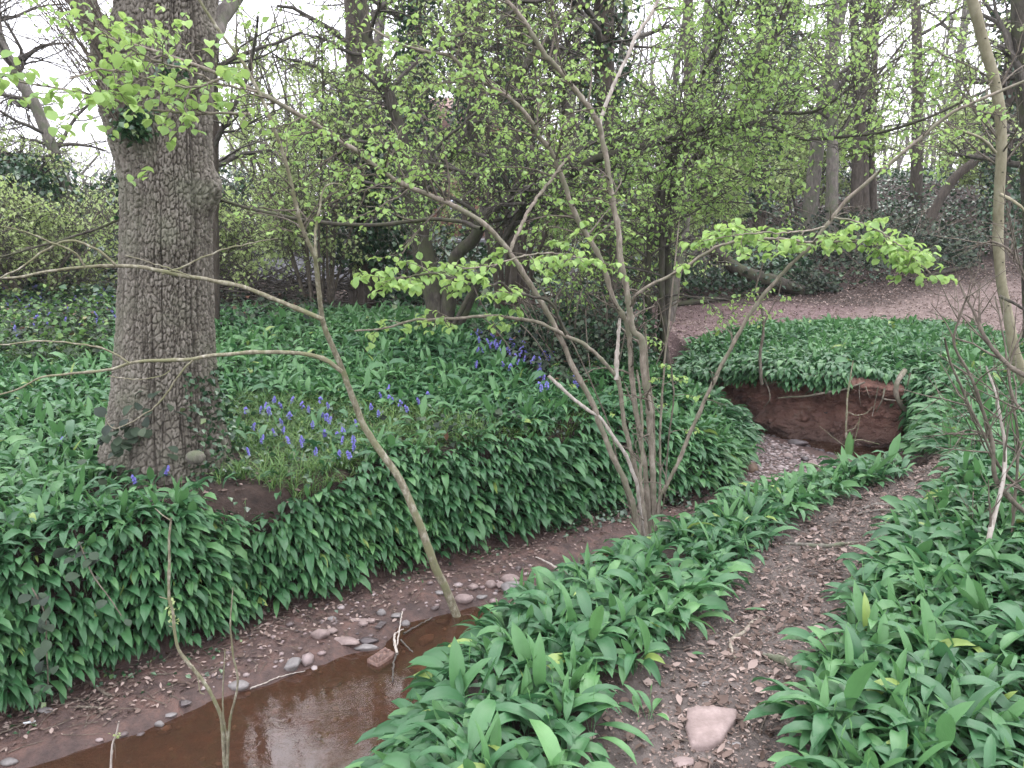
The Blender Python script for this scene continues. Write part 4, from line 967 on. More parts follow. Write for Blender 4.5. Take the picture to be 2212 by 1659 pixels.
tree('ivy_clad_tree', 'tall trunk wrapped in a column of dark ivy behind the coppice stool', 'tree',
  [T([(895, 700), (897, 500), (898, 300), (900, 120), (902, -100), (905, -500)], [14.5], [.2, .18, .17, .16, .15, .12])],
  M_BROWN, n1=14, L1=2.2, L2=1., L3=.5, per=3, lo=.4, ivy=4200, ivyr=(.2, .8), ivyout=.26, ivysize=.09, keep=.4)
tree('ivy_clad_tree', 'ivy covered trunk standing between the coppice stool and the reddish trunk', 'tree',
  [T([(1118, 700), (1117, 500), (1115, 300), (1112, 120), (1108, -200)], [16], [.2, .18, .17, .16, .14])],
  M_BROWN, n1=14, L1=2.2, L2=1., L3=.5, per=4, lo=.35, ivy=3000, ivyr=(.2, .8), ivyout=.26, ivysize=.10, keep=.5)
tree('ivy_clad_tree', 'slender ivy hung trunk just left of the middle of the wood, sky on both sides', 'tree',
  [T([(1010, 690), (1013, 500), (1015, 300), (1012, 120), (1008, -200)], [17], [.15, .14, .13, .12, .1])],
  M_BROWN, n1=12, L1=2.0, L2=1., L3=.5, per=4, lo=.35, ivy=3800, ivyr=(.35, 1.), ivyout=.28, ivysize=.10, keep=.5)
tree('woodland_tree', 'brown trunk showing just behind the right side of the big oak', 'tree',
  [T([(453, 700), (454, 550), (455, 400), (455, 200), (456, 0), (458, -300)], [9.6], [.12, .09, .085, .08, .075])],
  M_BROWN, n1=12, L1=1.8, L2=.9, L3=.45, per=4, lo=.35, keep=.6)
tree('leaning_tree', 'bare crooked trunk leaning across the open white sky at the far left', 'tree',
  [T([(190, 640), (160, 500), (140, 400), (132, 382), (115, 330), (90, 264), (69, 215), (35, 170), (31, 139), (10, 118), (0, 83), (-40, 0), (-100, -150)], [13.5], [.12, .10, .085, .085, .08, .07, .05])],
  M_GREYB, n1=22, L1=1.6, L2=.9, L3=.5, per=0, lo=.35, n2=6, n3=4)
YB1 = float(hit(1740, 632)[1]); YB2 = float(hit(1985, 520)[1])
tree('curved_tree', 'leaning dark trunk that curves down to the leaf litter beyond the red bank', 'tree',
  [T([(1740, 628), (1729, 615), (1687, 604), (1635, 591), (1593, 577), (1559, 552), (1524, 530), (1480, 512), (1444, 497), (1400, 470), (1340, 400), (1300, 300)], [YB1, YB1 - .3, YB1 - .9], [.11, .13, .11, .10, .09, .08, .05])],
  M_DARK, n1=14, L1=1.6, L2=.8, L3=.4, per=3, lo=.4, keep=.5)
tree('leaning_tree', 'thick rough trunk slanting up to the right behind the pale young tree', 'tree',
  [T([(1985, 505), (1996, 486), (2017, 444), (2041, 403), (2069, 368), (2104, 344), (2135, 306), (2166, 264), (2212, 229), (2300, 150), (2400, 40)], [YB2], [.11, .10, .10, .095, .10, .12, .09, .06])],
  M_BROWN, n1=14, L1=2.0, L2=.9, L3=.45, per=5, lo=.3, keep=.7)
tree('woodland_tree', 'dark furrowed trunk cut by the top right corner', 'tree',
  [T([(2260, 620), (2240, 400), (2222, 208), (2212, 100), (2203, 0), (2195, -200)], [10.0], [.16, .13, .11, .10, .09])],
  M_DARK, n1=14, L1=2.0, L2=.9, L3=.45, per=4, lo=.3, keep=.6)
tree('woodland_tree', 'slim grey trunk rising in the middle distance right of the reddish trunk', 'tree',
  [T([(1450, 640), (1461, 569), (1479, 486), (1489, 417), (1503, 347), (1515, 200), (1530, 0), (1540, -300)], [13], [.07, .055, .055, .05, .04])],
  M_GREYB, n1=12, L1=1.8, L2=.8, L3=.4, per=5, lo=.3, keep=.7)
tree('ivy_clad_tree', 'trunk with ivy hanging on it above the curved leaning trunk', 'tree',
  [T([(1640, 500), (1642, 400), (1642, 300), (1645, 100), (1650, -200)], [19], [.17, .15, .14, .13, .1])],
  M_BROWN, n1=14, L1=2.4, L2=1.1, L3=.5, per=5, lo=.3, ivy=2200, ivyr=(.1, .8), ivyout=.25, ivysize=.11, keep=.8)
tree('woodland_tree', 'pale brown trunk standing high at the top of the frame right of centre', 'tree',
  [T([(1800, 500), (1800, 350), (1798, 132), (1800, 0), (1802, -300)], [17], [.13, .12, .11, .11, .09])],
  M_GREYB, n1=16, L1=2.6, L2=1.1, L3=.5, per=6, lo=.3, keep=.8)
tree('woodland_tree', 'twin slender trunks standing on the slope above the curved leaning trunk', 'tree',
  [T([(1868, 500), (1866, 420), (1864, 340), (1850, 150), (1840, -100)], [20], [.13, .11, .10, .09]), T([(1882, 500), (1885, 420), (1880, 300), (1890, 100), (1900, -100)], [20.4], [.10, .09, .08, .06])],
  M_BROWN, n1=12, L1=2.4, L2=1.1, L3=.5, per=6, lo=.25, keep=.8)
tree('ivy_clad_tree', 'low dark ivy smothered tree at the left edge against the open sky', 'tree',
  [T([(20, 640), (25, 500), (30, 400), (20, 330)], [13.0], [.16, .14, .12, .06])],
  M_BROWN, n1=14, L1=1.2, L2=.7, L3=.35, per=5, lo=.2, ivy=6000, ivyr=(.1, .98), ivyout=.75, ivysize=.085, keep=.8)
# filler wood: seeded positions on the land behind, each its own tree
spots = [(-8.6, 13.5, 'L'), (-13.2, 21, 'L'), (-4.6, 25, 'C'), (-2.2, 22, 'C'), (-2.9, 17.5, 'C'), (1.3, 22, 'C'), (1.9, 19.5, 'C'), (2.9, 24.5, 'C'),
         (3.9, 18, 'R'), (5.1, 22, 'R'), (6.3, 17.5, 'R'), (7.2, 25, 'R'), (8.4, 20, 'R'), (9.9, 16.5, 'R'), (10.8, 22, 'R'), (12.4, 19, 'R'), (9.2, 28, 'R'), (13.6, 26, 'R'), (5.6, 30, 'R'), (2.3, 31, 'C'), (-17, 29, 'L'), (16, 23, 'R'), (3.6, 35, 'R'), (11.5, 34, 'R')]
lab = {'L': 'slender spring tree in the thicket beyond the bluebells on the left', 'C': 'thin tree standing in the middle of the far wood', 'R': 'leafy spring tree on the slope behind the right hand path'}
for x, y, s in spots:
    z0 = H1(x, y) - .1; h = (9 + 3 * rs.rand()) if s != 'L' else 2.0 + .8 * rs.rand(); lx, ly = rs.randn() * .8, rs.randn() * .8; r0 = .09 + .09 * rs.rand()
    P_ = np.array([[x, y, z0], [x + lx * .2, y, z0 + h * .3], [x + lx * .6 + rs.randn() * .15, y + ly * .4, z0 + h * .6], [x + lx, y + ly, z0 + h]])
    C = smooth_line(P_, n=30); r = np.linspace(r0, r0 * .35, 30)
    iv = rs.rand() < .35
    tree('woodland_tree', lab[s], 'tree', [(C, r)], [M_GREYB, M_DARK, M_BROWN][rs.randint(3)], n1=12 if s != 'L' else 9, L1=2.4 if s != 'L' else 1.0, L2=1.1, L3=.5, n2=5, n3=4, per=5 if s == 'R' else 3, leaf=.056 if s == 'R' else .055, lo=.14,
         ivy=2200 if iv else 0, ivyr=(.05, .75), ivyout=.28, ivysize=.11, group={'L': 'trees beyond the bluebells', 'C': 'thin trees in the far wood', 'R': 'trees on the slope behind the path'}[s], keep=.8 if s == 'R' else .3, flat=.35)
# understorey bushes
def bush(name, label, cat, x, y, n, h, spread, bark, lm, leaf, per, group=None, ivy=0, n1=10, L1=.9, keep=1., n2=5, n3=4):
    z0 = H1(x, y) - .05; tr = []
    for k in range(n):
        a = rs.rand() * 6.283; s = spread * (.4 + .8 * rs.rand()); b_ = np.array([x + .15 * math.cos(a), y + .15 * math.sin(a), z0])
        P_ = np.array([b_, b_ + [.25 * s * math.cos(a), .25 * s * math.sin(a), h * .4], b_ + [.65 * s * math.cos(a), .65 * s * math.sin(a), h * .8], b_ + [s * math.cos(a), s * math.sin(a), h * (.95 + .25 * rs.rand())]])
        tr.append((smooth_line(P_ + rs.randn(4, 3) * .04, n=20), np.linspace(.022, .007, 20) * (y / 10) ** .5))
    return tree(name, label, cat, tr, bark, n1=n1, L1=L1, L2=.5, L3=.3, per=per, leaf=leaf, lo=.15, lm=lm, group=group, keep=keep, n2=n2, n3=n3, flat=.2)
bush('hazel_bush', 'bare twiggy bush with fanned stems in front of the grey roof, right of the oak', 'bush', -2.75, 11.5, 11, 3.2, 1.6, M_TWIG, M_SPRING, .05, 4, n1=9, keep=.6)
bush('hazel_bush', 'yellow green bush at the left edge beyond the bluebells', 'bush', -6.9, 11.6, 9, 1.3, 1.4, M_TWIG, M_SPRING, .045, 4, n1=9, keep=.6)
bush('hazel_bush', 'leafy bush just left of the big oak behind the bluebells', 'bush', -5.0, 12.4, 9, 1.2, 1.2, M_TWIG, M_SPRING, .045, 4, n1=9, keep=.6)
bush('hazel_bush', 'tangled grey bush behind the pale bluebells left of the oak', 'bush', -6.0, 14.5, 10, 1.3, 1.4, M_TWIG, M_IVY, .06, 3, n1=9)
g_ = 'low bushes under the trees on the slope'
for x, y in [(3.4, 17.5), (7.4, 21), (12.2, 20.5), (5.4, 23), (14.0, 24), (9.2, 25), (3.2, 24)]:
    bush('understorey_bush', 'low leafy bush under the trees on the right hand slope', 'bush', x, y, 6, 2.2, 1.6, M_DTWIG, M_SPRING, .065, 6, g_, n1=7, L1=1.1)
g_ = 'bushes in the far middle of the wood'
for x, y in [(-3.4, 19), (-1.7, 15.6), (-.6, 21), (1.0, 16.5), (2.2, 15.4), (-4.3, 17)]:
    bush('understorey_bush', 'thin brown bush at the far middle of the wood', 'bush', x, y, 7, 2.6, 1.4, M_TWIG, M_SPRING, .055, 4, g_, n1=8, L1=1.0, keep=.7)
g_ = 'hazels in the thicket at the left'
for x, y in [(-8.3, 12.2), (-9.5, 16), (-7.6, 19), (-11.5, 17.5), (-12, 25)]:
    bush('understorey_bush', 'yellow leaved bush in the thicket at the left edge', 'bush', x, y, 7, 1.2, 1.5, M_TWIG, M_SPRING, .05, 4, g_, n1=8, L1=.9, keep=.6)
# the wood beyond: one mass
n = 520
xx = rs.uniform(-45, 50, n); yy_ = rs.uniform(34, 60, n); k = np.abs(xx) / yy_ < .8; xx, yy_ = xx[k], yy_[k]; n = len(xx)
uu = xx / yy_; z0 = height(xx, yy_) - .2; hh = (5 + 6 * rs.rand(n)) * np.where((uu < -.46) | ((uu > -.10) & (uu < 0.0)), .42, 1)
Cc = np.stack([np.stack([xx + t * rs.randn(n) * .5, yy_, z0 + hh * t], 1) for t in np.linspace(0, 1, 6)], 1)
A, Ra = grow(Cc, np.linspace(.12, .03, 6)[None].repeat(n, 0), 9, 2.4, rs, .1, 1, K=5, wig=.25, rr=.3)
Lf = on_lines(A, 9, rs, .1) + rs.randn(n * 81, 3) * .22; Lf = Lf[in_view(Lf, .05)]
Lf = Lf[rs.rand(len(Lf)) < np.where(Lf[:, 0] > 4, .7, .3) * (Lf[:, 2] < 9)]
o = link('distant_wood', new_mesh('distant_wood', *merge([tubes(Cc, np.linspace(.10, .03, 6)[None].repeat(n, 0), 4), tubes(A, np.maximum(Ra, .012), 3)])), M_GREYB)
tag(o, 'hazy mass of grey trunks and branches at the far back of the wood', 'wood', kind='stuff')
o = link('distant_foliage', new_mesh('distant_foliage', *flecks(Lf, .15 + .1 * rs.rand(len(Lf)), None, .4, 1.1)), M_SPRING)
tag(o, 'pale green spring leaves at the far back of the wood', 'foliage', kind='stuff')
# ------------------------------------------------------------------ low growth
def clumps(P, h, n, size): pass
rs = np.random.RandomState(99)
def ivy_floor(P, size=.05, h=.12):
    z = height(P[:, 0], P[:, 1]); V = np.column_stack([P, z + .01 + h * rs.rand(len(P)) ** 1.4])
    return flecks(V, size * (.6 + .8 * rs.rand(len(V))), np.clip(rs.rand(len(V)) ** 1.3, 0, .97), .25, 1.)
def grass(P, L=.16, n=(4, 9)):
    k = rs.randint(n[0], n[1], len(P)); i = np.repeat(np.arange(len(P)), k); m = len(i)
    z = height(P[:, 0], P[:, 1]); l = L * (.5 + .8 * rs.rand(m))
    return leaves(np.column_stack([P[i] + rs.randn(m, 2) * .012, z[i]]), rs.rand(m) * 6.28, l, np.full(m, .0055), 1.35 + rs.randn(m) * .15, .3 - 1.1 * rs.rand(m), .02, 5, .3, wide=.3, rnd=rs.rand(m) * .95)
bankfront = region([(420, 1090), (560, 1110), (650, 1080), (820, 985), (1000, 985), (1230, 985), (1230, 1060), (1000, 1030), (700, 1170), (560, 1200), (440, 1190)])
P = scatter(meadow, 330); P = clear_of(P, OAKP, .38)
stuff('grass', grass(P, .17), M_GRASS, 'fine grass and bluebell leaves on the bank right of the oak', 'grass')
P = scatter(meadow, 420); P = clear_of(P, OAKP, .38); wgt = fbm(P[:, 0] * 2, P[:, 1] * 2, 3, 5) + .5; P = P[rs.rand(len(P)) < wgt]
P2b = scatter(bankfront, 300)
stuff('ground_ivy', ivy_floor(np.vstack([P, P2b]), .042, .10), M_IVY, 'small dark ivy leaves trailing over the bank right of the oak', 'ivy')
# ivy at the foot of the hazel and along the bank foot
P = scatter(region([(1180, 1140), (1330, 1070), (1480, 1050), (1580, 1040), (1560, 1075), (1450, 1100), (1340, 1130), (1210, 1170)]), 700)
stuff('ground_ivy', ivy_floor(P, .04, .10), M_IVY, 'dark ivy on the shaded foot of the bank behind the hazel clump', 'ivy')
P = np.vstack([shift_left(foot, -.02)[rs.randint(1, 13, 700)] + rs.randn(700, 2) * .12])
stuff('ground_ivy', ivy_floor(P[chan(P) < .1], .028, .05), M_IVY, 'tiny ivy leaves along the muddy foot of the far bank', 'ivy')
P = scatter(bramb, 700); P5 = scatter(bramb, 260)
stuff('woodland_herbs', [ivy_floor(P5, .06, .28), grass(P5[::2], .24)], M_GRASS, 'yellow green herbs and grass among the brambles at the left', 'herbs')
stuff('brambles', [ivy_floor(P, .055, .22)], M_BRAMBLE, 'brambles with dull grey green leaves among the bluebells on the left', 'bramble')
P = scatter(stoolpatch, 500); P2b = scatter(region([(830, 930), (1200, 930), (1180, 985), (960, 990)]), 260); P3 = scatter(region([(470, 665), (700, 660), (720, 740), (600, 720), (480, 760)]), 120)
stuff('brambles', [ivy_floor(P, .06, .22), ivy_floor(P2b, .06, .14), ivy_floor(P3, .07, .26)], M_BRAMBLE, 'brambles on the level ground in front of the coppice stool', 'bramble')
# back ground cover left and right
def polar(n, x0, x1, y0, y1): return np.column_stack([rs.uniform(x0, x1, n), rs.uniform(y0, y1, n)])
P = polar(26000, -14, 1.2, 10.5, 30); P = P[in_view(np.column_stack([P, P[:, 0]]), .05)]; uu = P[:, 0] / P[:, 1]; P = P[~((uu > -.40) & (uu < -.16) & (P[:, 1] < 16.5))]
stuff('undergrowth', ivy_floor(P, .10, .35), M_IVY, 'dark undergrowth of ivy and leaves on the floor of the wood at left and centre', 'undergrowth')
edge_ = region([(1440, 655), (1600, 652), (1750, 640), (1900, 612), (2050, 585), (2130, 560), (2280, 545)]); P = polar(52000, 1.6, 20, 12.6, 30); P = P[P[:, 1] > np.interp(P[:, 0], edge_[:, 0], edge_[:, 1]) + .3 * fbm(P[:, 0], P[:, 1], 3, 3)]
lit = fbm(P[:, 0] * .5, P[:, 1] * .5, 3, 31) + .5; P = P[rs.rand(len(P)) < lit * 1.3]
stuff('undergrowth', ivy_floor(P, .085, .28), M_IVY, 'ivy and bramble cover on the slope beyond the leaf strewn path', 'undergrowth')
# brambles and ivy round the foot of the big reddish trunk, dark thicket
def thicket(x, y, n, r, h, m, size, label, stems=60):
    a = rs.rand(n) * 6.283; q = r * rs.rand(n) ** .5; z0 = H1(x, y); zz_ = h * rs.rand(n) ** 1.2 * (1 - .5 * (q / r) ** 2)
    P = np.column_stack([x + q * np.cos(a), y + q * np.sin(a), z0 + zz_])
    root = thing('thicket', label, 'thicket', (x, y, z0))
    b0 = np.column_stack([x + rs.randn(stems) * r * .4, y + rs.randn(stems) * r * .4, np.full(stems, z0)])
    e = b0 + np.column_stack([rs.randn(stems) * r * .5, rs.randn(stems) * r * .4, h * (.6 + .5 * rs.rand(stems))]); md = (b0 + e) / 2 + np.column_stack([rs.randn(stems, 2) * .15, .25 * h * rs.rand(stems)])
    q_ = np.linspace(0, 1, 8)[None, :, None]; C = (1 - q_) ** 2 * b0[:, None] + 2 * q_ * (1 - q_) * md[:, None] + q_ ** 2 * e[:, None]
    part('stems', tubes(C, np.full((stems, 8), .006), 4), M_TWIG, root)
    part('leaves', flecks(P, size * (.6 + .8 * rs.rand(n)), np.clip(rs.rand(n) ** 1.4, 0, .93), .35, 1.), m, root)
c_ = hit(1310, 790); thicket(c_[0] - .1, c_[1] + .25, 1900, .7, .8, M_IVY, .055, 'dark leafy thicket round the foot of the reddish trunk by the stream')
c_ = hit(1230, 790); thicket(c_[0], c_[1] + .3, 1500, .7, .7, M_BRAMBLE, .05, 'grey green bramble thicket left of the reddish trunk')
thicket(-1.2, 12.5, 2000, 1.0, 1.3, M_IVY, .08, 'ivy thicket beneath the broad ivy smothered tree')
cc_ = hit(1900, 590); thicket(float(cc_[0]), float(cc_[1]) + .9, 4200, 2.2, 1.1, M_BRAMBLE, .08, 'dark bramble thicket under the leafy spray on the right slope', 90)
cc_ = hit(1600, 640); thicket(float(cc_[0]), float(cc_[1]) + 1.2, 3000, 1.6, .9, M_IVY, .08, 'ivy thicket behind the curved leaning trunk')
cc_ = hit(1745, 628); thicket(float(cc_[0]), float(cc_[1]) + .1, 900, .6, .4, M_BRAMBLE, .07, 'low brambles round the foot of the curved leaning trunk', 20)
# ------------------------------------------------------------------ bluebells
m, nt, b, o = mat('bluebell_petal'); M_BLUE = m; b.inputs['Base Color'].default_value = (.10, .085, .52, 1); b.inputs['Roughness'].default_value = .5
c = ramp_(nt, attr(nt, 'rnd'), [(0, (.085, .075, .30)), (1, (.17, .155, .50))]); nt.links.new(c, b.inputs['Base Color'])
def bells(P0, lean, n, h, r=.011):
    g = []
    for k in range(n):
        t = .62 + .38 * k / n; a = rs.randn() * 1.1 + lean; c = P0 + np.array([math.cos(lean) * .035 * t * t, math.sin(lean) * .035 * t * t, h * t]) + np.array([math.cos(a), math.sin(a), 0]) * .014
        K = 4; s = 6; ring = []
        for j, (q, rr) in enumerate([(0, .25), (.25, .8), (.75, .8), (1, 1.35)]):
            for i in range(s):
                w_ = i / s * 6.283; ring.append(c + np.array([math.cos(w_) * r * rr, math.sin(w_) * r * rr, -.024 * q]))
        V = np.array(ring); ii = np.arange(K * s).reshape(K, s); j = np.roll(ii, -1, 1)
        g.append((V, np.stack([ii[:-1], ii[1:], j[1:], j[:-1]], -1).reshape(-1, 4), None, {'rnd': np.full(K * s, rs.rand())}, None))
    return merge(g)
def bell_proto(seed):
    h = .24; lean = rs.rand() * 6.28
    t = np.linspace(0, 1, 8); C = np.stack([math.cos(lean) * .04 * t ** 2, math.sin(lean) * .04 * t ** 2, h * np.sin(t * 1.5) / math.sin(1.5)], 1)
    return new_mesh('bluebell_stem', *tubes(C[None], np.linspace(.0022, .0012, 8)[None], 5)), new_mesh('bluebell_flowers', *bells(np.zeros(3), lean, rs.randint(6, 9), h))
PR = [bell_proto(k) for k in range(5)]
for a, b_ in PR: a.materials.append(M_GRASS); b_.materials.append(M_BLUE)
def bluebell(px, py, label, group, s=1.):
    p = hit(px, py); root = thing('bluebell', label, 'bluebell', tuple(p), group)
    root.rotation_euler = (0, 0, rs.rand() * 6.28); s *= .60; root.scale = (s * 1.25, s * 1.25, s)
    a, b_ = PR[rs.randint(5)]; link('stem', a, None, root); link('flowers', b_, None, root)
gl = ('violet blue bluebell flower in the grass right of the oak', 'bluebells in the grass beside the oak')
for cx, cy, sx, sy, n in [(540, 930, 25, 12, 9), (575, 955, 20, 10, 5), (625, 905, 28, 14, 10), (660, 890, 16, 10, 5), (690, 960, 22, 12, 10), (700, 905, 25, 10, 8), (730, 960, 10, 12, 5), (740, 1010, 12, 18, 4), (855, 870, 8, 10, 6), (800, 900, 25, 12, 6), (940, 860, 14, 8, 3), (925, 885, 10, 5, 2), (600, 985, 40, 20, 5), (555, 880, 20, 8, 3)]:
    for _ in range((n * 3 + 3) // 5): bluebell(cx + rs.randn() * sx * 1.6, cy + 16 + rs.randn() * sy * 1.5, *gl)
gl = ('violet blue bluebell in the drift in front of the coppice stool', 'bluebells before the coppice stool')
for cx, cy, sx, sy, n in [(1085, 760, 24, 12, 30), (1120, 785, 18, 10, 14), (1030, 740, 12, 6, 6), (1180, 790, 12, 5, 9), (1160, 830, 12, 10, 6), (1180, 855, 12, 5, 5), (1245, 840, 10, 5, 4)]:
    for _ in range((n * 4 + 3) // 5): bluebell(cx + rs.randn() * sx * 1.4, cy + 10 + rs.randn() * sy * 1.3, *gl, s=1.15)
gl = ('pale violet bluebell among brambles at the far left', 'bluebells among brambles at the left edge')
for _ in range(70): bluebell(rs.uniform(0, 250), 635 + abs(rs.randn()) * 50, *gl, s=1.35)
for px, py, l in [(355, 1052, 'single bluebell on bare soil at the front of the oak foot'), (297, 1068, 'single bluebell just left of the oak foot, low on the bare soil'), (128, 985, 'single bluebell in the garlic left of the oak foot')]:
    bluebell(px, py, l, None)
# ------------------------------------------------------------------ litter, stones, sticks
def oak_leaves(P, size, lift=.004, lightest=0.):
    z = height(P[:, 0], P[:, 1]); n = len(P); L = size * (.5 + .8 * rs.rand(n))
    return leaves(np.column_stack([P, z + lift + .006 * rs.rand(n)]), rs.rand(n) * 6.28, L, L * (.35 + .3 * rs.rand(n)), rs.randn(n) * .25 + .15, rs.randn(n) * .45, .02, 4, .1 + .35 * rs.rand(n), roll=rs.randn(n) * .35, rnd=lightest + (1 - lightest) * rs.rand(n) ** 1.2, wide=.5)
Pp = PATH[:int(len(PATH) * .75)]; i = rs.randint(0, len(Pp), 30000); P = Pp[i] + rs.randn(30000, 2) * .20; P = P[(P[:, 1] > 1.4) & (chan(P) > .02)]
big_ = rs.rand(len(P)) < .11
stuff('leaf_litter', [oak_leaves(P[big_], .042), oak_leaves(P[~big_], .013)], M_DRY, 'crushed dry brown leaves strewn along the trodden footpath', 'leaf litter')
P = scatter(bare_oak, 260); P = clear_of(P, OAKP, .36); P2b = scatter(meadow, 70)
Pb = foot[rs.randint(0, 14, 5500)] + rs.randn(5500, 2) * .30; Pb = Pb[(chan(Pb) < .02) & (sdist(Pb, WATER1) > .02)]
stuff('leaf_litter', [oak_leaves(P, .045), oak_leaves(P2b, .045)], M_DRY, 'brown dead leaves on the bare soil at the foot of the oak', 'leaf litter')
stuff('leaf_litter', [oak_leaves(Pb, .030)], M_DRY, 'dead leaf scraps on the mud beside the stream', 'leaf litter')
P = np.column_stack([rs.uniform(1.8, 15, 60000), rs.uniform(10.8, 20, 60000)]); P = P[in_view(np.column_stack([P, P[:, 0]]), .05) & (chan(P) > .1)]
P = P[~inside(P, R_BEND)]
stuff('leaf_litter', oak_leaves(P, .042, .004, .35), M_DRY, 'fallen leaves covering the wide path and slope beyond the red bank', 'leaf litter')
P = np.column_stack([rs.uniform(-8, 3, 5000), rs.uniform(9.5, 18, 5000)])
stuff('leaf_litter', oak_leaves(P, .07), M_DRY, 'dead leaves on the wood floor behind the garlic', 'leaf litter')
P = scatter(region([(1990, 1010), (2150, 960), (2230, 1000), (2230, 1060), (2080, 1060)]), 300)
stuff('leaf_litter', oak_leaves(P, .04), M_DRY, 'dry leaves under the bare twiggy shrub at the right', 'leaf litter')
def stone_mat(name, a, b_, c_, rough=.75):
    m, nt, bb, o = mat(name); co = objco(nt); n1 = noise(nt, 14, 6, .7, co); n2 = noise(nt, 90, 3, .7, co)
    nt.links.new(mixc_(nt, mth(nt, 'MULTIPLY', n2, .4), ramp_(nt, n1, [(.3, a), (.55, b_), (.75, c_)]), a), bb.inputs['Base Color']); bb.inputs['Roughness'].default_value = rough
    bump(nt, bb, n2, .5, .004); return m
M_GREYS = stone_mat('grey_stone', (.10, .092, .088), (.18, .165, .158), (.30, .275, .262), .6)
M_PINKS = stone_mat('pink_stone', (.13, .095, .085), (.23, .175, .16), (.34, .275, .255))
M_BROWNS = stone_mat('brown_stone', (.08, .05, .035), (.15, .10, .065), (.22, .16, .11))
M_SLATE = stone_mat('dark_wet_stone', (.035, .028, .028), (.075, .06, .06), (.12, .10, .10), .35)
import bmesh
def rock(seed, sub=3, ang=.0):
    r_ = np.random.RandomState(seed); bm = bmesh.new(); bmesh.ops.create_icosphere(bm, subdivisions=sub, radius=1)
    dirs = r_.randn(int(9 + 5 * r_.rand()), 3); dirs /= np.linalg.norm(dirs, axis=1)[:, None]; offs = .5 + .34 * r_.rand(len(dirs))
    for v in bm.verts:
        p = np.array(v.co)
        if ang:
            for d, q in zip(dirs, offs):
                e = p @ d - q
                if e > 0: p = p - d * e * ang
        f = 1 + .32 * float(fbm(np.array([p[0] * 1.3 + seed]), np.array([p[1] * 1.3 + p[2]]), 3, seed)[0]) + .05 * r_.randn() * .3
        v.co = p * f
    V = np.array([v.co[:] for v in bm.verts]); F = np.array([[v.index for v in f.verts] for f in bm.faces]); bm.free()
    return V, F
def stone(px, py, w_, label, mt, hgt=.5, dep=.7, ang=.8, rot=0, z=None, sink=.3, name='stone', cat='stone', tilt=0):
    p = hit(px, py) if z is None else G(px, py, z); s = px_len(w_, p[1] / CP) / 2 * 1.05
    V, F = rock(int(px * 7 + py) % 9973, 3, ang); V = V * [s, s * dep, s * hgt]
    c, s_ = math.cos(rot), math.sin(rot); ct, st = math.cos(tilt), math.sin(tilt)
    V = V @ np.array([[ct, 0, st], [0, 1, 0], [-st, 0, ct]]).T @ np.array([[c, -s_, 0], [s_, c, 0], [0, 0, 1]]).T
    o = link(name, new_mesh(name, V, None, F, smooth=ang < .5), mt, None, (p[0], p[1] + s * dep * .4, p[2] + s * hgt * (1 - 2 * sink)))
    tag(o, label, cat, 'stones in and beside the stream' if p[2] < -.3 else None); return o
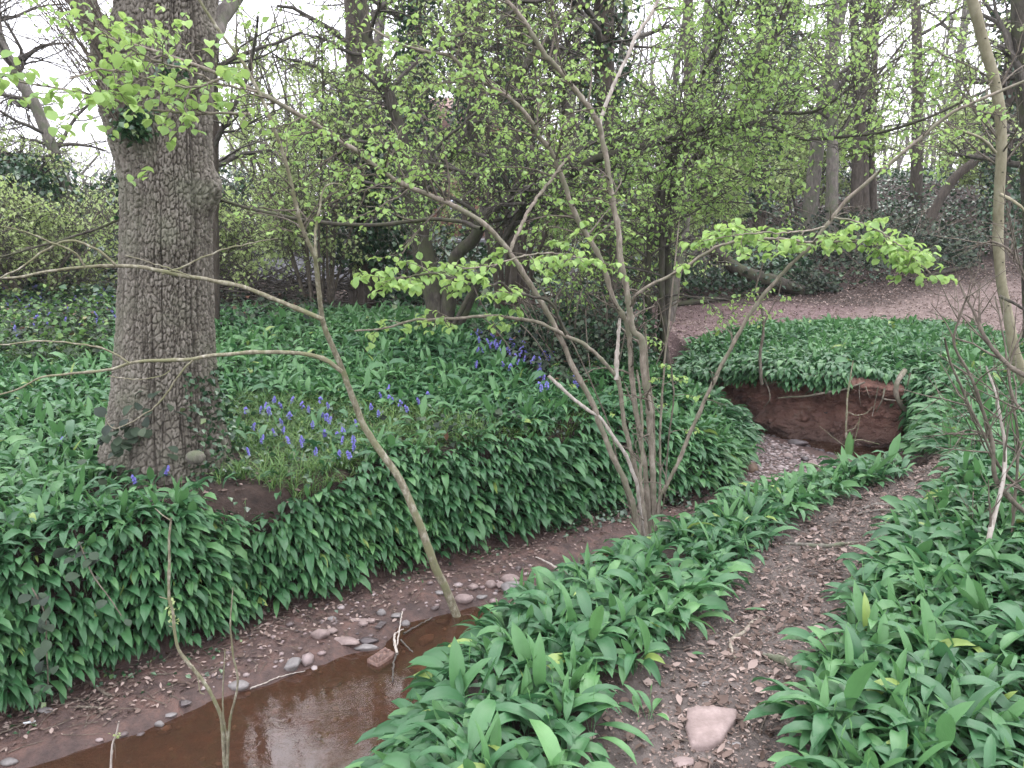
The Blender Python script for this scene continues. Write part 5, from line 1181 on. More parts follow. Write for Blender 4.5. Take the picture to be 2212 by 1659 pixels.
S = [(632, 1448, 44, 'angular grey stone with a pale triangular face at the water edge', M_GREYS, .9, .7, .95, .3),
 (514, 1488, 52, 'smooth pale oval stone half in the water beside the thin sapling', M_GREYS, .42, .6, .1, .1),
 (344, 1572, 24, 'small pointed grey stone in the shallow water left of the thin sapling', M_GREYS, .9, .6, .9, .2),
 (351, 1584, 38, 'flat wet stone lying just below the small pointed one', M_SLATE, .25, .6, .6, .1),
 (368, 1549, 32, 'flat grey stone above the small pointed one', M_GREYS, .35, .6, .6, .1),
 (396, 1526, 38, 'dark squared block on the mud left of the oval stone', M_SLATE, .5, .6, 1., .2),
 (17, 1652, 40, 'pale rounded stone at the bottom left corner', M_GREYS, .45, .6, .3, .1),
 (94, 1540, 42, 'bluish grey angular shard on the mud at the left', M_GREYS, .35, .8, 1., .3),
 (691, 1380, 44, 'pinkish lump of stone on the shingle above the water', M_PINKS, .6, .7, .7, .1),
 (714, 1368, 30, 'small pinkish stone touching the larger pink lump', M_PINKS, .5, .7, .8, .3),
 (748, 1392, 72, 'long flat pinkish grey stone along the water edge', M_PINKS, .28, .45, .9, -.3),
 (790, 1403, 60, 'flat grey stone in the water beside the long flat one', M_GREYS, .25, .5, .9, 0),
 (797, 1388, 44, 'wet dull stone between the flat stones and the stick', M_SLATE, .3, .6, .5, 0),
 (876, 1352, 20, 'small round grey pebble stone by the forked stick', M_GREYS, .8, .8, .1, 0),
 (922, 1392, 44, 'pink angular stone half hidden by the garlic at the water', M_PINKS, .7, .8, .9, .2),
 (1001, 1300, 42, 'smooth oval pink stone at the foot of the leaning sapling', M_PINKS, .5, .7, .05, 0),
 (1060, 1268, 24, 'round pale cobble above the oval pink stone', M_PINKS, .8, .8, .1, 0),
 (1081, 1270, 26, 'angular reddish cobble right of the round pale one', M_PINKS, .7, .8, .9, 0),
 (1106, 1282, 54, 'large grey block half buried behind the near garlic', M_GREYS, .6, .8, .9, .2),
 (1103, 1259, 42, 'rounded grey brown stone on top of the shingle', M_PINKS, .6, .7, .3, 0),
 (1020, 1272, 30, 'reddish stone left of the round pale cobble', M_PINKS, .5, .8, .9, .4),
 (949, 1283, 26, 'small flat stone left of the leaning sapling', M_GREYS, .35, .7, .6, 0),
 (1042, 1293, 26, 'flat wet stone right of the oval pink stone', M_GREYS, .4, .7, .7, 0),
 (1296, 1216, 30, 'smooth reddish stone in the small upper pool', M_PINKS, .4, .7, .1, 0),
 (784, 1352, 24, 'pinkish cobble on the dark shingle', M_PINKS, .6, .8, .3, 0),
 (824, 1328, 22, 'pale round cobble on the shingle left of the leaning sapling', M_GREYS, .7, .8, .1, 0),
 (857, 1335, 30, 'angular grey stone at the top of the water', M_GREYS, .4, .8, 1., .2),
 (716, 1340, 22, 'little grey stone on the shingle near the bank foot', M_GREYS, .5, .8, .8, .2),
 (447, 1672, 60, 'dark slab breaking the water at the bottom edge', M_SLATE, .3, .5, .9, 0),
 (716, 1482, 60, 'sunken slab under the brown water', M_SLATE, .25, .6, .9, .3),
 (956, 1349, 44, 'dark brick like stone under the water near the leaning sapling', M_SLATE, .3, .5, 1., 0),
 (905, 1450, 44, 'rounded sunken stone in the brown pool', M_BROWNS, .4, .6, .1, 0),
 (1621, 1022, 38, 'round brown boulder on the gravel at the tip of the garlic bank', M_BROWNS, .85, .8, .05, 0),
 (1670, 1040, 42, 'low orange pink stone right of the round boulder', M_PINKS, .35, .7, .2, 0),
 (1758, 1010, 32, 'pink squared block at the edge of the gravel bar', M_PINKS, .7, .8, 1., .4),
 (1741, 998, 22, 'dark block touching the pink squared one', M_SLATE, .8, .8, 1., .2),
 (1619, 976, 26, 'flat pinkish stone on the gravel bar near the garlic tip', M_PINKS, .5, .8, 1., 0),
 (1703, 988, 24, 'small pink stone in the middle of the gravel bar', M_PINKS, .5, .8, .8, 0),
 (1725, 962, 44, 'long dark wet stone between gravel and pool', M_SLATE, .4, .6, .4, -.2)]
for px, py, w_, l, mt, hg, dp, an, ro in S: stone(px, py, w_, l, mt, hg, dp, an, ro)
# flat pink slab set in the path
pts = [(1484, 1538), (1500, 1533), (1550, 1535), (1592, 1541), (1590, 1562), (1574, 1582), (1560, 1608), (1528, 1624), (1493, 1622), (1480, 1575)]
W_ = np.array([hit(x, y) for x, y in pts]); W_[:, 2] = W_[:, 2].mean()
n = len(W_); c_ = W_.mean(0); rings = [W_ * [1, 1, 1] + [0, 0, -.05], W_ + [0, 0, .010], (W_ - c_) * .94 + c_ + [0, 0, .020], (W_ - c_) * .6 + c_ + [0, 0, .023], c_[None] + [0, 0, .021]]
V = np.vstack(rings); Q = [[k * n + i, k * n + (i + 1) % n, (k + 1) * n + (i + 1) % n, (k + 1) * n + i] for k in range(3) for i in range(n)]; T3 = [[3 * n + i, 3 * n + (i + 1) % n, 4 * n] for i in range(n)]
o = link('flat_stone', new_mesh('flat_stone', V - c_, Q, T3, smooth=False), M_PINKS, None, tuple(c_)); tag(o, 'large flat pink stone slab set in the footpath near the bottom', 'stone')
stone(1475, 1655, 60, 'pale stone half buried in the path at the very bottom', M_PINKS, .3, .6, .6, .1)
stone(1586, 1608, 34, 'thin grey stone flake right of the flat pink slab', M_GREYS, .12, .5, .9, -.3, sink=.1)
stone(1757, 1148, 18, 'small tan stone on the left side of the path', M_PINKS, .6, .7, .3, 0)
stone(1525, 1480, 26, 'flat grey stone flake in the path above the pink slab', M_GREYS, .15, .6, .9, .6, sink=.1)
# fine twigs lying about
def debris(P, l0, label):
    n = len(P); z = height(P[:, 0], P[:, 1]) + .006; a = rs.rand(n) * 6.28; l = l0 * (.4 + rs.rand(n)); b0 = np.column_stack([P, z]); d = np.column_stack([np.cos(a) * l, np.sin(a) * l])
    e = np.column_stack([P + d, height(P[:, 0] + d[:, 0], P[:, 1] + d[:, 1]) + .008]); md = (b0 + e) / 2 + np.column_stack([rs.randn(n, 2) * l0 * .08, .008 * rs.rand(n)])
    q = np.linspace(0, 1, 5)[None, :, None]; C = (1 - q) ** 2 * b0[:, None] + 2 * q * (1 - q) * md[:, None] + q ** 2 * e[:, None]
    o = link('fine_twigs', new_mesh('fine_twigs', *tubes(C, np.linspace(.0022, .0012, 5)[None].repeat(n, 0), 4)), M_TWIG); tag(o, label, 'twigs', kind='stuff')
debris(Pb[:260], .12, 'fine broken twigs scattered over the mud beside the stream')
Pq = PATH[rs.randint(2, int(len(PATH) * .6), 240)] + rs.randn(240, 2) * .2; debris(Pq[chan(Pq) > .1], .08, 'fine broken twigs scattered over the footpath')
# crumbs of red earth standing out of the cut bank
fi_ = rs.randint(4, nf - 4, 1500); ki = rs.randint(6, K - 8, 1500); VF = V_FACE.reshape(nf, K, 3)[fi_, ki]
g = []
for k in range(6):
    Vr, Fr = rock(900 + k, 1, .8); s_el = np.arange(1500) % 6 == k; Q_ = VF[s_el]; m_ = len(Q_); s = .014 * np.exp(rs.randn(m_) * .6)
    W_ = Vr[None] * np.stack([s, s * .7, s * (.5 + .4 * rs.rand(m_))], 1)[:, None] + Q_[:, None]
    g.append((W_.reshape(-1, 3), None, (Fr[None] + (np.arange(m_) * len(Vr))[:, None, None]).reshape(-1, 3), {}, None))
o = link('earth_crumbs', new_mesh('earth_crumbs', *merge(g), smooth=False), M_RED); tag(o, 'crumbling lumps of red earth on the cut face of the bank', 'earth', kind='stuff')
# perforated brick in the water
Bp = G(824, 1425, -.722); bl, bw, bh = .135, .080, .05
X_ = np.linspace(-bl / 2, bl / 2, 25); Y2 = np.linspace(-bw / 2, bw / 2, 15)
xx, yy2 = np.meshgrid(X_, Y2); hole = np.zeros(xx.shape, bool)
for i in range(5):
    for j in range(3):
        hx, hy = -bl / 2 + (i + .8) * bl / 5.6, (j - 1) * bw / 3.4
        if (i + j) % 5 != 4: hole |= (np.hypot(xx - hx, (yy2 - hy)) < .0092)
zt = np.where(hole, -.035, 0) + .001 * rs.randn(*xx.shape)
V = np.stack([xx, yy2, zt + bh / 2], -1).reshape(-1, 3); ii = np.arange(V.shape[0]).reshape(xx.shape)
Q = np.stack([ii[:-1, :-1], ii[:-1, 1:], ii[1:, 1:], ii[1:, :-1]], -1).reshape(-1, 4)
rim = np.concatenate([ii[0], ii[1:, -1], ii[-1, ::-1][1:], ii[::-1, 0][1:-1]]); Vb = V[rim].copy(); Vb[:, 2] = -bh / 2; nb = len(rim); base_ = len(V)
Q2 = [[rim[i], base_ + i, base_ + (i + 1) % nb, rim[(i + 1) % nb]] for i in range(nb)]
th = .95; Vr = np.vstack([V, Vb]); Vr = Vr @ np.array([[math.cos(th), -math.sin(th), 0], [math.sin(th), math.cos(th), 0], [0, 0, 1]]).T
m, nt, b, o = mat('wet_brick'); nt.links.new(ramp_(nt, noise(nt, 60, 4, .6, objco(nt)), [(.3, (.08, .045, .035)), (.7, (.19, .11, .085))]), b.inputs['Base Color']); b.inputs['Roughness'].default_value = .5
o = link('perforated_brick', new_mesh('perforated_brick', Vr, np.vstack([Q, Q2]), smooth=False), m, None, tuple(Bp)); o.rotation_euler = (.10, .05, 0); tag(o, 'red brown brick pierced with round holes lying in the shallow water', 'brick')
# timber offcut, slate
def slab(px, py, L, W, Hh, rot, label, name, mt, tilt=.05, z=None):
    p = hit(px, py) if z is None else G(px, py, z)
    bm = bmesh.new(); bmesh.ops.create_cube(bm, size=1); bmesh.ops.scale(bm, vec=(L, W, Hh), verts=bm.verts)
    bmesh.ops.bevel(bm, geom=bm.edges[:], offset=min(Hh, W) * .18, segments=1); bmesh.ops.subdivide_edges(bm, edges=[e for e in bm.edges if e.calc_length() > L * .5], cuts=6)
    for v in bm.verts: v.co.z += .15 * Hh * rs.randn(); v.co.y += .04 * W * rs.randn()
    me = bpy.data.meshes.new(name); bm.to_mesh(me); bm.free(); o = link(name, me, mt, None, (p[0], p[1], p[2] + Hh * .7)); o.rotation_euler = (.1, tilt, rot); tag(o, label, name.replace('_', ' ')); return o
slab(784, 1343, .135, .028, .010, .05, 'straight pinkish brown strip of wood lying on the shingle', 'wood_strip', M_PINKS)
slab(822, 1352, .085, .035, .008, 1.3, 'dark slate shard lying end on to the water', 'slate_shard', M_SLATE)
m, nt, b, o = mat('white_plastic'); b.inputs['Base Color'].default_value = (.62, .64, .66, 1); b.inputs['Roughness'].default_value = .4
slab(70, 1560, .075, .016, .004, .9, 'bent white strip of litter on the mud at the left', 'plastic_strip', m, .25)
# sticks and roots
def stick(pts, r, label, name='stick', mt=None, lift=.008, z=None, cat='stick', group=None):
    W_ = np.array([(hit(p[0], p[1]) if z is None else G(p[0], p[1], z)) + np.array([0, 0, lift + (p[2] if len(p) > 2 else 0)]) for p in pts])
    C = smooth_line(W_, n=24); C = C + rs.randn(24, 3) * .0015; rr = np.interp(np.linspace(0, 1, 24), np.linspace(0, 1, len(r)), r) * (1 + .12 * rs.randn(24))
    o = link(name, new_mesh(name, *((rod(C - C[0], rr, 8)[0],) + rod(C - C[0], rr, 8)[1:])), mt or M_TWIG, None, tuple(C[0])); tag(o, label, cat, group); return o
stick([(167, 1461), (200, 1484), (240, 1508)], [.004, .006, .009], 'short stick with a splayed end on the mud at the left')
stick([(234, 1492), (262, 1475), (297, 1455)], [.003, .0025], 'thin twig reaching up the mud beside the splayed stick')
stick([(167, 1529), (226, 1533)], [.006, .005], 'straight stick lying level on the mud at the left')
stick([(0, 1588), (52, 1568)], [.005, .003], 'thin dark stick at the left edge of the mud')
stick([(540, 1490), (580, 1475), (612, 1463), (660, 1452)], [.0035, .003, .002], 'pale stick running from the oval stone to the triangular stone', mt=M_PALE)
stick([(858, 1420), (852, 1390), (855, 1375), (872, 1366)], [.007, .008, .006, .003], 'pale forked driftwood standing in the water', mt=M_PALE, lift=.02, z=-.70)
stick([(858, 1396, .0), (863, 1375, .03), (870, 1350, .08)], [.005, .004, .003], 'pale upright twig of the driftwood in the water', mt=M_PALE, z=-.70)
stick([(872, 1372), (900, 1355), (932, 1338)], [.006, .005, .004], 'thin dark stick pointing from the driftwood to the leaning sapling', mt=M_DTWIG, z=-.715)
stick([(866, 1385), (880, 1400), (892, 1412)], [.005, .004], 'short stick lying in the water right of the driftwood', mt=M_DTWIG, z=-.715)
stick([(848, 1475), (850, 1440), (856, 1415)], [.004, .006], 'dark stick trailing down through the water below the driftwood', mt=M_DTWIG, z=-.715)
stick([(1157, 1205), (1185, 1228, .03), (1217, 1252, .04)], [.004, .007, .008], 'pale stick slanting across the mud into the near garlic', mt=M_PALE)
stick([(1652, 1333), (1624, 1347), (1607, 1368), (1583, 1382), (1579, 1402), (1590, 1427)], [.004, .007, .010, .009, .008, .004], 'pale curved root lying across the middle of the path', 'root', M_HBARK, .004, cat='root')
stick([(1650, 1418), (1690, 1432), (1728, 1450)], [.009, .020, .017], 'thick stub of root sticking out of the garlic into the path', 'root', M_GREYB, .008, cat='root')
stick([(1695, 1176), (1730, 1178), (1784, 1182), (1830, 1176), (1860, 1172)], [.008, .012, .014, .011, .009], 'brown root crossing the path like a step', 'root', M_GREYB, .004, cat='root')
stick([(1866, 1102), (1895, 1092), (1950, 1098)], [.009, .013, .009], 'low root at the far end of the near path', 'root', M_GREYB, .006, cat='root')
stick([(1850, 1112), (1900, 1104), (1960, 1108)], [.006, .009, .006], 'second thinner root just below the low root', 'root', M_GREYB, .004, cat='root')
stick([(1640, 1590), (1660, 1540), (1680, 1520)], [.002, .003, .002], 'fine twig on the path right of the flat pink slab')
stick([(1454, 664), (1513, 657), (1607, 644)], [.05, .055, .03], 'fallen dark log lying along the back of the leaf strewn path', 'fallen_log', M_DARK, .05, cat='log')
stick([(1965, 610), (2050, 590), (2110, 575)], [.03, .04, .02], 'fallen branch low on the slope at the right', 'fallen_branch', M_DARK, .04, cat='branch')
# roots on the red face
YF = float(G(1900, 944, ZF)[1])
FS = FACE + Nn * .27; FU = FS[:, 0] / FS[:, 1]; FY = FS[:, 1]; q_ = np.argsort(FU); FU, FY = FU[q_], FY[q_]
def froot(pts, r, label, mt=M_HBARK, dy=0):
    W_ = np.array([at(p[0], p[1], float(np.interp(ray(p[0], p[1])[0] / ray(p[0], p[1])[1], FU, FY)) + .05 * math.sin(p[0] * .21)) for p in pts]); C = smooth_line(W_, n=26); rr = np.interp(np.linspace(0, 1, 26), np.linspace(0, 1, len(r)), r) * (1 + .1 * rs.randn(26))
    o = link('hanging_root', new_mesh('hanging_root', *((rod(C, rr, 8)[0] - C[0],) + rod(C, rr, 8)[1:])), mt, None, tuple(C[0])); tag(o, label, 'root', 'roots hanging from the red earth bank')
froot([(1955, 800), (1940, 822), (1935, 845), (1941, 866), (1956, 884), (1990, 897)], [.026, .025, .024, .023, .028, .016], 'thick pale root bending down the right end of the red earth bank')
froot([(1680, 860, -.1), (1710, 857), (1739, 856), (1791, 847), (1826, 840), (1868, 826, .1)], [.008, .011, .013, .011, .009], 'long thin root running level across the red earth bank')
froot([(1911, 838), (1906, 862), (1893, 890)], [.010, .008, .004], 'slanting root left of the thick pale root')
froot([(1908, 862), (1930, 865), (1950, 866)], [.008, .008, .007], 'short level root joining the thick pale root')
froot([(1966, 806), (1960, 835), (1955, 850)], [.009, .006], 'short straight root right of the thick pale root')
froot([(1897, 835), (1890, 870), (1884, 900)], [.005, .003], 'dangling rootlet in the middle of the red bank')
froot([(1857, 826), (1856, 850), (1859, 874)], [.005, .003], 'dangling rootlet below the end of the long level root')
froot([(1650, 815, -.15), (1660, 840, -.1), (1663, 862), (1650, 880)], [.009, .008, .006, .004], 'tangled root at the left end of the red bank')
froot([(1655, 832, -.15), (1675, 826), (1695, 825)], [.006, .005, .003], 'rootlet pointing right from the tangled root')
froot([(1870, 835), (1876, 852), (1880, 860)], [.004, .002], 'tiny rootlet below the garlic lip of the red bank')
froot([(1610, 898, -.3), (1590, 880, -.5), (1560, 876, -.5), (1530, 884, -.4)], [.006, .007, .006, .004], 'bleached stick lying at the left foot of the red bank')
# thin saplings at the bend
def sap_thing(name, label, stems, barkm, leavesn=0):
    B_ = stems[0][0]; C0, r0 = line(*[stems[0][0], stems[0][1], stems[0][2]], n=40, wob=.006)
    root = thing(name, label, 'sapling', tuple(C0[0]))
    for pts, Y, r in stems: C, q = line(pts, Y, r, 30, .006, 7, .08); part('stem', rod(C, q, 7), barkm, root)
    return root
sap_thing('thin_sapling', 'thin pale sapling standing in front of the middle of the red bank', [([(1832, 975), (1831, 965), (1828, 931), (1830, 868), (1836, 820), (1843, 778)], [7.2], [.010, .009, .008, .005]), ([(1831, 890), (1850, 897), (1870, 893), (1885, 878)], [7.2], [.004, .002]),
   ([(1830, 968), (1800, 945), (1770, 920)], [7.2], [.004, .002]), ([(1834, 960), (1855, 950), (1900, 960)], [7.2], [.005, .003]), ([(1840, 970), (1852, 930), (1858, 900)], [7.2], [.004, .003]), ([(1830, 930), (1845, 925), (1855, 910)], [7.2], [.003, .002])], M_SBARK)
sap_thing('thin_sapling', 'forked brown sapling growing from the garlic above the left of the red bank', [([(1646, 830), (1644, 816), (1642, 764), (1649, 715), (1645, 660), (1633, 625), (1642, 590), (1652, 556)], [8.6], [.020, .017, .015, .013, .010, .007]),
   ([(1648, 705), (1662, 675), (1680, 640), (1690, 600)], [8.6], [.009, .006, .004])], M_TWIG)
# bare shrub at the right edge
B_ = hit(2165, 1240); Y_ = float(B_[1])
root = thing('bare_shrub', 'bare twiggy shrub with thin reddish stems at the right edge', 'shrub', tuple(B_))
ST = []
for pts, r in [([(2212, 1105), (2180, 1075), (2150, 1030), (2145, 960), (2120, 880), (2090, 800), (2060, 740), (2075, 680), (2090, 640)], [.012, .010, .008, .006, .004]),
               ([(2125, 1235), (2140, 1150), (2165, 1050), (2170, 960), (2150, 850), (2130, 790)], [.012, .011, .009, .007, .004]),
               ([(2230, 820), (2180, 790), (2135, 740), (2110, 690), (2080, 630), (2065, 590)], [.012, .010, .008, .005, .003]),
               ([(2230, 1080), (2160, 1010), (2120, 930), (2060, 800), (2040, 730)], [.008, .006, .004]), ([(2230, 640), (2212, 590), (2180, 540), (2140, 520)], [.006, .004]),
               ([(2180, 1230), (2190, 1100), (2200, 950), (2180, 800), (2212, 700), (2220, 560)], [.008, .007, .006, .005, .003]),
               ([(2100, 1240), (2100, 1150), (2103, 1060)], [.004, .002]), ([(2230, 1000), (2170, 960), (2100, 930), (2060, 940)], [.006, .004]), ([(2230, 900), (2190, 860), (2170, 740), (2150, 640)], [.006, .005, .003])]:
    C, q = line(pts, [Y_ + .3 * rs.rand(), Y_ + .5 * rs.rand()], r, 30, .01, 7, .08); ST.append((C, q)); part('stem', rod(C, q, 7), M_PALE if r[0] == .012 and pts[0][0] == 2125 else M_TWIG, root)
Cs = np.stack([c for c, _ in ST]); Rs_ = np.stack([q for _, q in ST]); A, Ra = grow(Cs, Rs_, 9, .35, rs, .1, 1, ang=(20, 50), K=6, wig=.12, up=.03, rr=.5); Bb, Rb = grow(A, Ra, 3, .16, rs, K=4, wig=.12)
part('twigs', merge([tubes(A, np.maximum(Ra, .0012), 4), tubes(Bb, np.maximum(Rb, .0009), 3)]), M_TWIG, root)
# brush pile in front of the low shed
B_ = hit(585, 668); root = thing('brush_pile', 'heap of dead brushwood in front of the low grey roofed shed', 'brushwood', (float(B_[0]), float(B_[1]) + 1.0, float(B_[2])))
n = 260; b0 = np.column_stack([B_[0] + rs.randn(n) * .9, B_[1] + 1.0 + rs.randn(n) * .4, B_[2] + rs.rand(n) * .35]); a = rs.rand(n) * 6.28; l = .5 + .9 * rs.rand(n)
e = b0 + np.column_stack([np.cos(a) * l, np.sin(a) * l * .6, (rs.rand(n) - .25) * .75]); md = (b0 + e) / 2 + rs.randn(n, 3) * .12; q_ = np.linspace(0, 1, 7)[None, :, None]
part('branches', tubes((1 - q_) ** 2 * b0[:, None] + 2 * q_ * (1 - q_) * md[:, None] + q_ ** 2 * e[:, None], np.linspace(.011, .004, 7)[None].repeat(n, 0), 4), M_DTWIG, root)
# ------------------------------------------------------------------ gravel
ROCKS = [rock(900 + k, 1, .5) for k in range(6)]
def gravel(P, size, label, mt):
    z = height(P[:, 0], P[:, 1]); g = []; grp = rs.randint(0, 6, len(P))
    for k in range(6):
        V, F = ROCKS[k]; Q = P[grp == k]; zq = z[grp == k]; n = len(Q)
        if not n: continue
        s = size * np.exp(rs.randn(n) * .42); a = rs.rand(n) * 6.28; sc = np.stack([s, s * (.6 + .35 * rs.rand(n)), s * (.3 + .3 * rs.rand(n))], 1)
        W_ = V[None] * sc[:, None]; X = W_[..., 0] * np.cos(a)[:, None] - W_[..., 1] * np.sin(a)[:, None]; Yv = W_[..., 0] * np.sin(a)[:, None] + W_[..., 1] * np.cos(a)[:, None]
        VV = np.stack([X + Q[:, :1], Yv + Q[:, 1:], W_[..., 2] + zq[:, None] + .1 * s[:, None]], -1).reshape(-1, 3)
        FF = (F[None] + (np.arange(n) * len(V))[:, None, None]).reshape(-1, 3); g.append((VV, None, FF, {'rnd': np.repeat(rs.rand(n), len(V))}, None))
    m_ = merge(g); o = link('gravel', new_mesh('gravel', *m_, smooth=True), mt); tag(o, label, 'gravel', kind='stuff')
m, nt, b, o = mat('pebbles'); c = ramp_(nt, attr(nt, 'rnd'), [(0, (.055, .045, .045)), (.35, (.13, .10, .095)), (.7, (.24, .18, .17)), (1, (.36, .31, .30))]); nt.links.new(mixc_(nt, mth(nt, 'MULTIPLY', noise(nt, 70, 4, .6, objco(nt)), .5), c, (.08, .06, .055)), b.inputs['Base Color']); b.inputs['Roughness'].default_value = .6; M_PEB = m
bar = region([(1600, 940), (1640, 940), (1700, 958), (1760, 985), (1830, 1005), (1760, 1030), (1680, 1060), (1600, 1090), (1560, 1075), (1615, 1030), (1615, 975)])
gravel(scatter(bar, 1300), .017, 'pinkish gravel bar at the bend of the stream', M_PEB)
gravel(scatter(region([(560, 1345), (700, 1300), (900, 1260), (1150, 1200), (1180, 1230), (1060, 1290), (900, 1325), (780, 1390), (600, 1440), (520, 1470), (400, 1500)]), 170), .014, 'pebbles and shingle along the left side of the water', M_PEB)
gravel(scatter(WATER1, 45), .022, 'pebbles on the bed of the stream under the water', M_PEB)
gravel(scatter(WATER3, 330), .028, 'dark wet stones in the pool under the red bank', M_SLATE)
fi_ = rs.randint(0, nf, 260); P = FACE[fi_] + Nn[fi_] * (.22 + .25 * rs.rand(260))[:, None]; gravel(P, .02, 'crumbled earth and stones at the foot of the red bank', M_SLATE)
gravel(scatter(region([(1440, 820), (1500, 830), (1530, 880), (1500, 900), (1440, 880)]), 500), .025, 'dark crumbly soil in the gully behind the garlic bank', M_SLATE)
# ------------------------------------------------------------------ buildings glimpsed beyond
def box(a, b_):
    V = np.array([[x, y, z] for x in (a[0], b_[0]) for y in (a[1], b_[1]) for z in (a[2], b_[2])]); return (V, np.array([[0, 1, 3, 2], [4, 6, 7, 5], [0, 4, 5, 1], [2, 3, 7, 6], [0, 2, 6, 4], [1, 5, 7, 3]]), None, {}, None)
m, nt, b, o = mat('brick_wall'); bt = N(nt, 'ShaderNodeTexBrick', Scale=4.5); bt.inputs['Color1'].default_value = (.36, .13, .08, 1); bt.inputs['Color2'].default_value = (.28, .10, .07, 1); bt.inputs['Mortar'].default_value = (.35, .3, .26, 1)
mp = N(nt, 'ShaderNodeMapping'); mp.inputs['Rotation'].default_value = (math.radians(90), 0, 0); nt.links.new(objco(nt), mp.inputs[0]); nt.links.new(mp.outputs[0], bt.inputs['Vector']); nt.links.new(bt.outputs[0], b.inputs['Base Color']); M_BRICK = m
def plain(name, c, r=.7):
    m, nt, b, o = mat(name); nt.links.new(ramp_(nt, noise(nt, 3, 5, .6, objco(nt)), [(.3, tuple(x * .8 for x in c)), (.7, c)]), b.inputs['Base Color']); b.inputs['Roughness'].default_value = r; return m
M_WHITE = plain('white_paint', (.62, .63, .68)); M_ROOF = plain('roof_felt', (.15, .15, .165), .95); M_TILE = plain('roof_tile', (.16, .085, .065)); M_GLS = plain('window_glass', (.05, .06, .07), .1)
x0, y0, z0 = -6.2, 40., 0.6
hs = thing('brick_house', 'red brick house glimpsed through the branches in the middle distance', 'house', (x0, y0, z0))
part('wall', box((x0, y0, z0), (x0 + 7.4, y0 + 6, 6.0)), M_BRICK, hs)
V = np.array([[x0 - .3, y0 - .3, 6.0], [x0 + 7.7, y0 - .3, 6.0], [x0 + 7.7, y0 + 6.3, 6.0], [x0 - .3, y0 + 6.3, 6.0], [x0 - .3, y0 + 3, 7.8], [x0 + 7.7, y0 + 3, 7.8]])
part('roof', (V, np.array([[0, 1, 5, 4], [2, 3, 4, 5], [0, 3, 2, 1]]), np.array([[0, 4, 3], [1, 2, 5]]), {}, None), M_TILE, hs)
for wx_ in (1.0, 3.2, 5.4):
    for wz in (1.6, 4.1):
        w__ = part('window', box((x0 + wx_, y0 - .06, z0 + wz - .6), (x0 + wx_ + 1.1, y0 + .05, z0 + wz + .5)), M_WHITE, hs)
        q = part('pane', box((x0 + wx_ + .08, y0 - .075, z0 + wz - .5), (x0 + wx_ + 1.02, y0 - .055, z0 + wz + .4)), M_GLS, hs); q.parent = w__; q.location = (0, 0, 0)
A_ = at(810, 680, 21); B__ = at(1040, 520, 21)
gh = thing('white_shed', 'whitish boarded shed showing between the trunks left of the centre', 'shed', (A_[0], 21, .6))
part('wall', box((A_[0], 21, .4), (B__[0], 23.5, B__[2] - .1)), M_WHITE, gh)
part('roof', box((A_[0] - .15, 20.8, B__[2] - .095), (B__[0] + .15, 23.7, B__[2])), M_ROOF, gh)
A_ = at(470, 640, 14.5); B__ = at(800, 640, 14.5)
gr = thing('low_shed', 'low outbuilding with a pale grey sloping roof behind the garlic right of the oak', 'shed', (A_[0], 14.5, .6))
zt = .50; z2 = .98
V = np.array([[A_[0], 14.4, zt], [B__[0], 14.4, zt + .02], [B__[0], 17.2, z2], [A_[0], 17.2, z2 - .1], [A_[0], 14.4, zt + .06], [B__[0], 14.4, zt + .08], [B__[0], 17.2, z2 + .06], [A_[0], 17.2, z2 - .04]])
part('roof', (V, np.array([[0, 3, 2, 1], [4, 5, 6, 7], [0, 1, 5, 4], [1, 2, 6, 5], [2, 3, 7, 6], [3, 0, 4, 7]]), None, {}, None), M_ROOF, gr)
part('wall', box((A_[0] + .1, 14.55, .2), (B__[0] - .1, 17.0, zt - .01)), M_DARK, gr)

# ------------------------------------------------------------------ single plants one can point at
def garlic_thing(px, py, label, n, L, e0=1.2, e1=-.6, Y=None, lean=None, fresh=.4, spread=.02):
    p = hit(px, py); root = thing('garlic_plant', label, 'garlic plant', tuple(p)); az = rs.rand(n) * 6.28 if lean is None else lean + rs.randn(n) * .8
    base = p + np.column_stack([rs.randn(n, 2) * spread, np.zeros(n)]); l = L * (.8 + .4 * rs.rand(n))
    g = leaves(base, az, l, l * .21, e0 + rs.randn(n) * .2, e1 + rs.randn(n) * .35, .32, 9, .3, roll=rs.randn(n) * .3, rnd=np.clip(fresh + .4 * rs.rand(n), 0, .93), wide=.42, across=5, bow=1.2)
    part('leaves', g, M_GARLIC, root)
    c = leaves(p[None] + [[.01, 0, 0]], np.array([1.]), np.array([L * 1.1]), np.array([.016]), np.array([1.5]), np.array([1.4]), .86, 9, .9, rnd=np.array([.93]), wide=.5, across=5); part('flower_bud', c, M_GARLIC, root)
garlic_thing(388, 1105, 'lone wild garlic plant on the bare soil just below the oak foot', 9, .19)
garlic_thing(525, 1150, 'wild garlic plant standing proud on the bank edge right of the bare soil', 9, .19)
garlic_thing(1130, 1330, 'tall upright garlic plant by the water end of the leaning sapling', 4, .26, 1.45, 1.1, fresh=.5)
garlic_thing(1832, 1010, 'single upright yellow green garlic leaf below the thin pale sapling', 2, .30, 1.5, 1.25, fresh=.6)
garlic_thing(1000, 1560, 'erect pair of broad garlic leaves near the stream end of the near clump', 3, .26, 1.45, .95, fresh=.45)
garlic_thing(1395, 1555, 'small garlic seedling clump at the left edge of the path', 7, .12, 1.1, -.3, fresh=.5)
garlic_thing(1775, 1560, 'large garlic clump spilling onto the path from the right at the bottom', 16, .25, 1.1, -.8, fresh=.35, spread=.04)
garlic_thing(1270, 1590, 'large garlic rosette bending over the path at the bottom left edge', 15, .24, 1.1, -.8, fresh=.4, spread=.04)
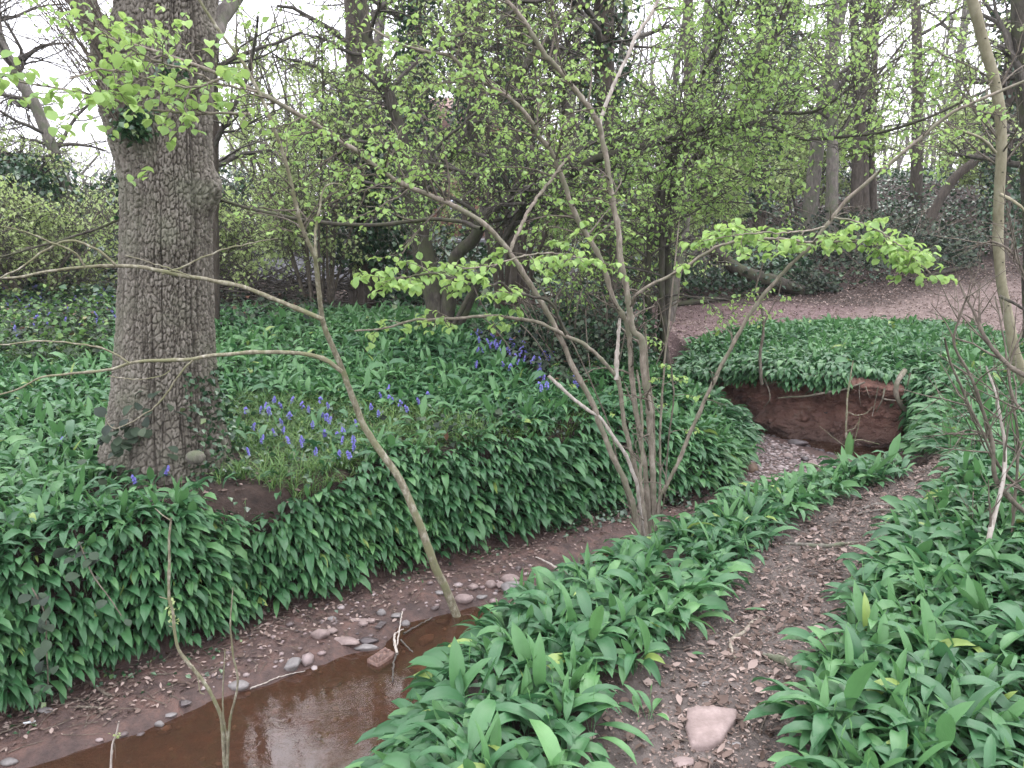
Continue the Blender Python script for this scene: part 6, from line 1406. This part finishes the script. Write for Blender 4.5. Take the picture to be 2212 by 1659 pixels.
garlic_thing(1690, 965, 'tiny green garlic plant on the gravel bar', 3, .10, 1.0, .2, fresh=.6) if False else None
for px, py, l in [(1624, 1322, 'fallen green garlic leaf lying on the path above the pale curved root'), (1510, 1418, 'small bluish green leaf lying on the path left of the curved root')]:
    p = hit(px, py) + np.array([-.03, 0, .012]); g = leaves(p[None], np.array([.0]), np.array([.10 if px > 1600 else .05]), np.array([.022]), np.array([.1]), np.array([-.15]), .05, 9, .25, rnd=np.array([.6]), wide=.45, across=5)
    o = link('fallen_leaf', new_mesh('fallen_leaf', g[0] - p, *g[1:]), M_GARLIC, None, tuple(p)); tag(o, l, 'leaf')
def shoot(name, label, pts, Y, n, sp, size):
    C, r = line(pts, Y, [.0035, .0025], 30, .004, 6); root = thing(name, label, 'bramble', tuple(C[0])); part('stem', rod(C, r, 6), M_TWIG, root)
    i = rs.randint(0, 30, n); P = C[i] + rs.randn(n, 3) * [sp, .02, sp]; L = size * (.7 + .6 * rs.rand(n))
    part('leaves', leaves(P, -1.57 + rs.randn(n), L, L * .72, rs.randn(n) * .3, -.9 + rs.randn(n) * .3, .1, 6, .2, roll=rs.randn(n) * .4, rnd=rs.rand(n) * .6, wide=.5), M_BRAMBLE, root)
Yb = float(G(104, 1510, -.6)[1])
shoot('bramble_shoot', 'bramble shoot with dull purple leaves hanging over the garlic at the lower left', [(69, 1270), (97, 1326), (101, 1395), (104, 1486)], [Yb - .12, Yb - .10], 22, .035, .065)
shoot('bramble_shoot', 'short dark leaved bramble shoot above the longer one on the left bank', [(170, 1170), (200, 1240), (235, 1290), (262, 1330)], [Yb + .05, Yb - .0], 14, .03, .06)
# ------------------------------------------------------------------ thin haze volume added to pale the far trees, standing in for lens veil
hv = np.array([[x, y, z] for x in (-160, 160) for y in (-45, 175) for z in (-3.0, 22)], float)
hm = bpy.data.materials.new('haze'); hm.use_nodes = True; hn = hm.node_tree; hn.nodes.clear()
ho = hn.nodes.new('ShaderNodeOutputMaterial'); hp = hn.nodes.new('ShaderNodeVolumePrincipled')
hp.inputs['Color'].default_value = (.86, .88, .94, 1); hp.inputs['Density'].default_value = .0009; hp.inputs['Anisotropy'].default_value = .3
hn.links.new(hp.outputs[0], ho.inputs['Volume'])
hz = link('haze', new_mesh('haze', hv, np.array([[0, 1, 3, 2], [4, 6, 7, 5], [0, 4, 5, 1], [2, 3, 7, 6], [0, 2, 6, 4], [1, 5, 7, 3]]), smooth=False), hm); hz['kind'] = 'stuff'
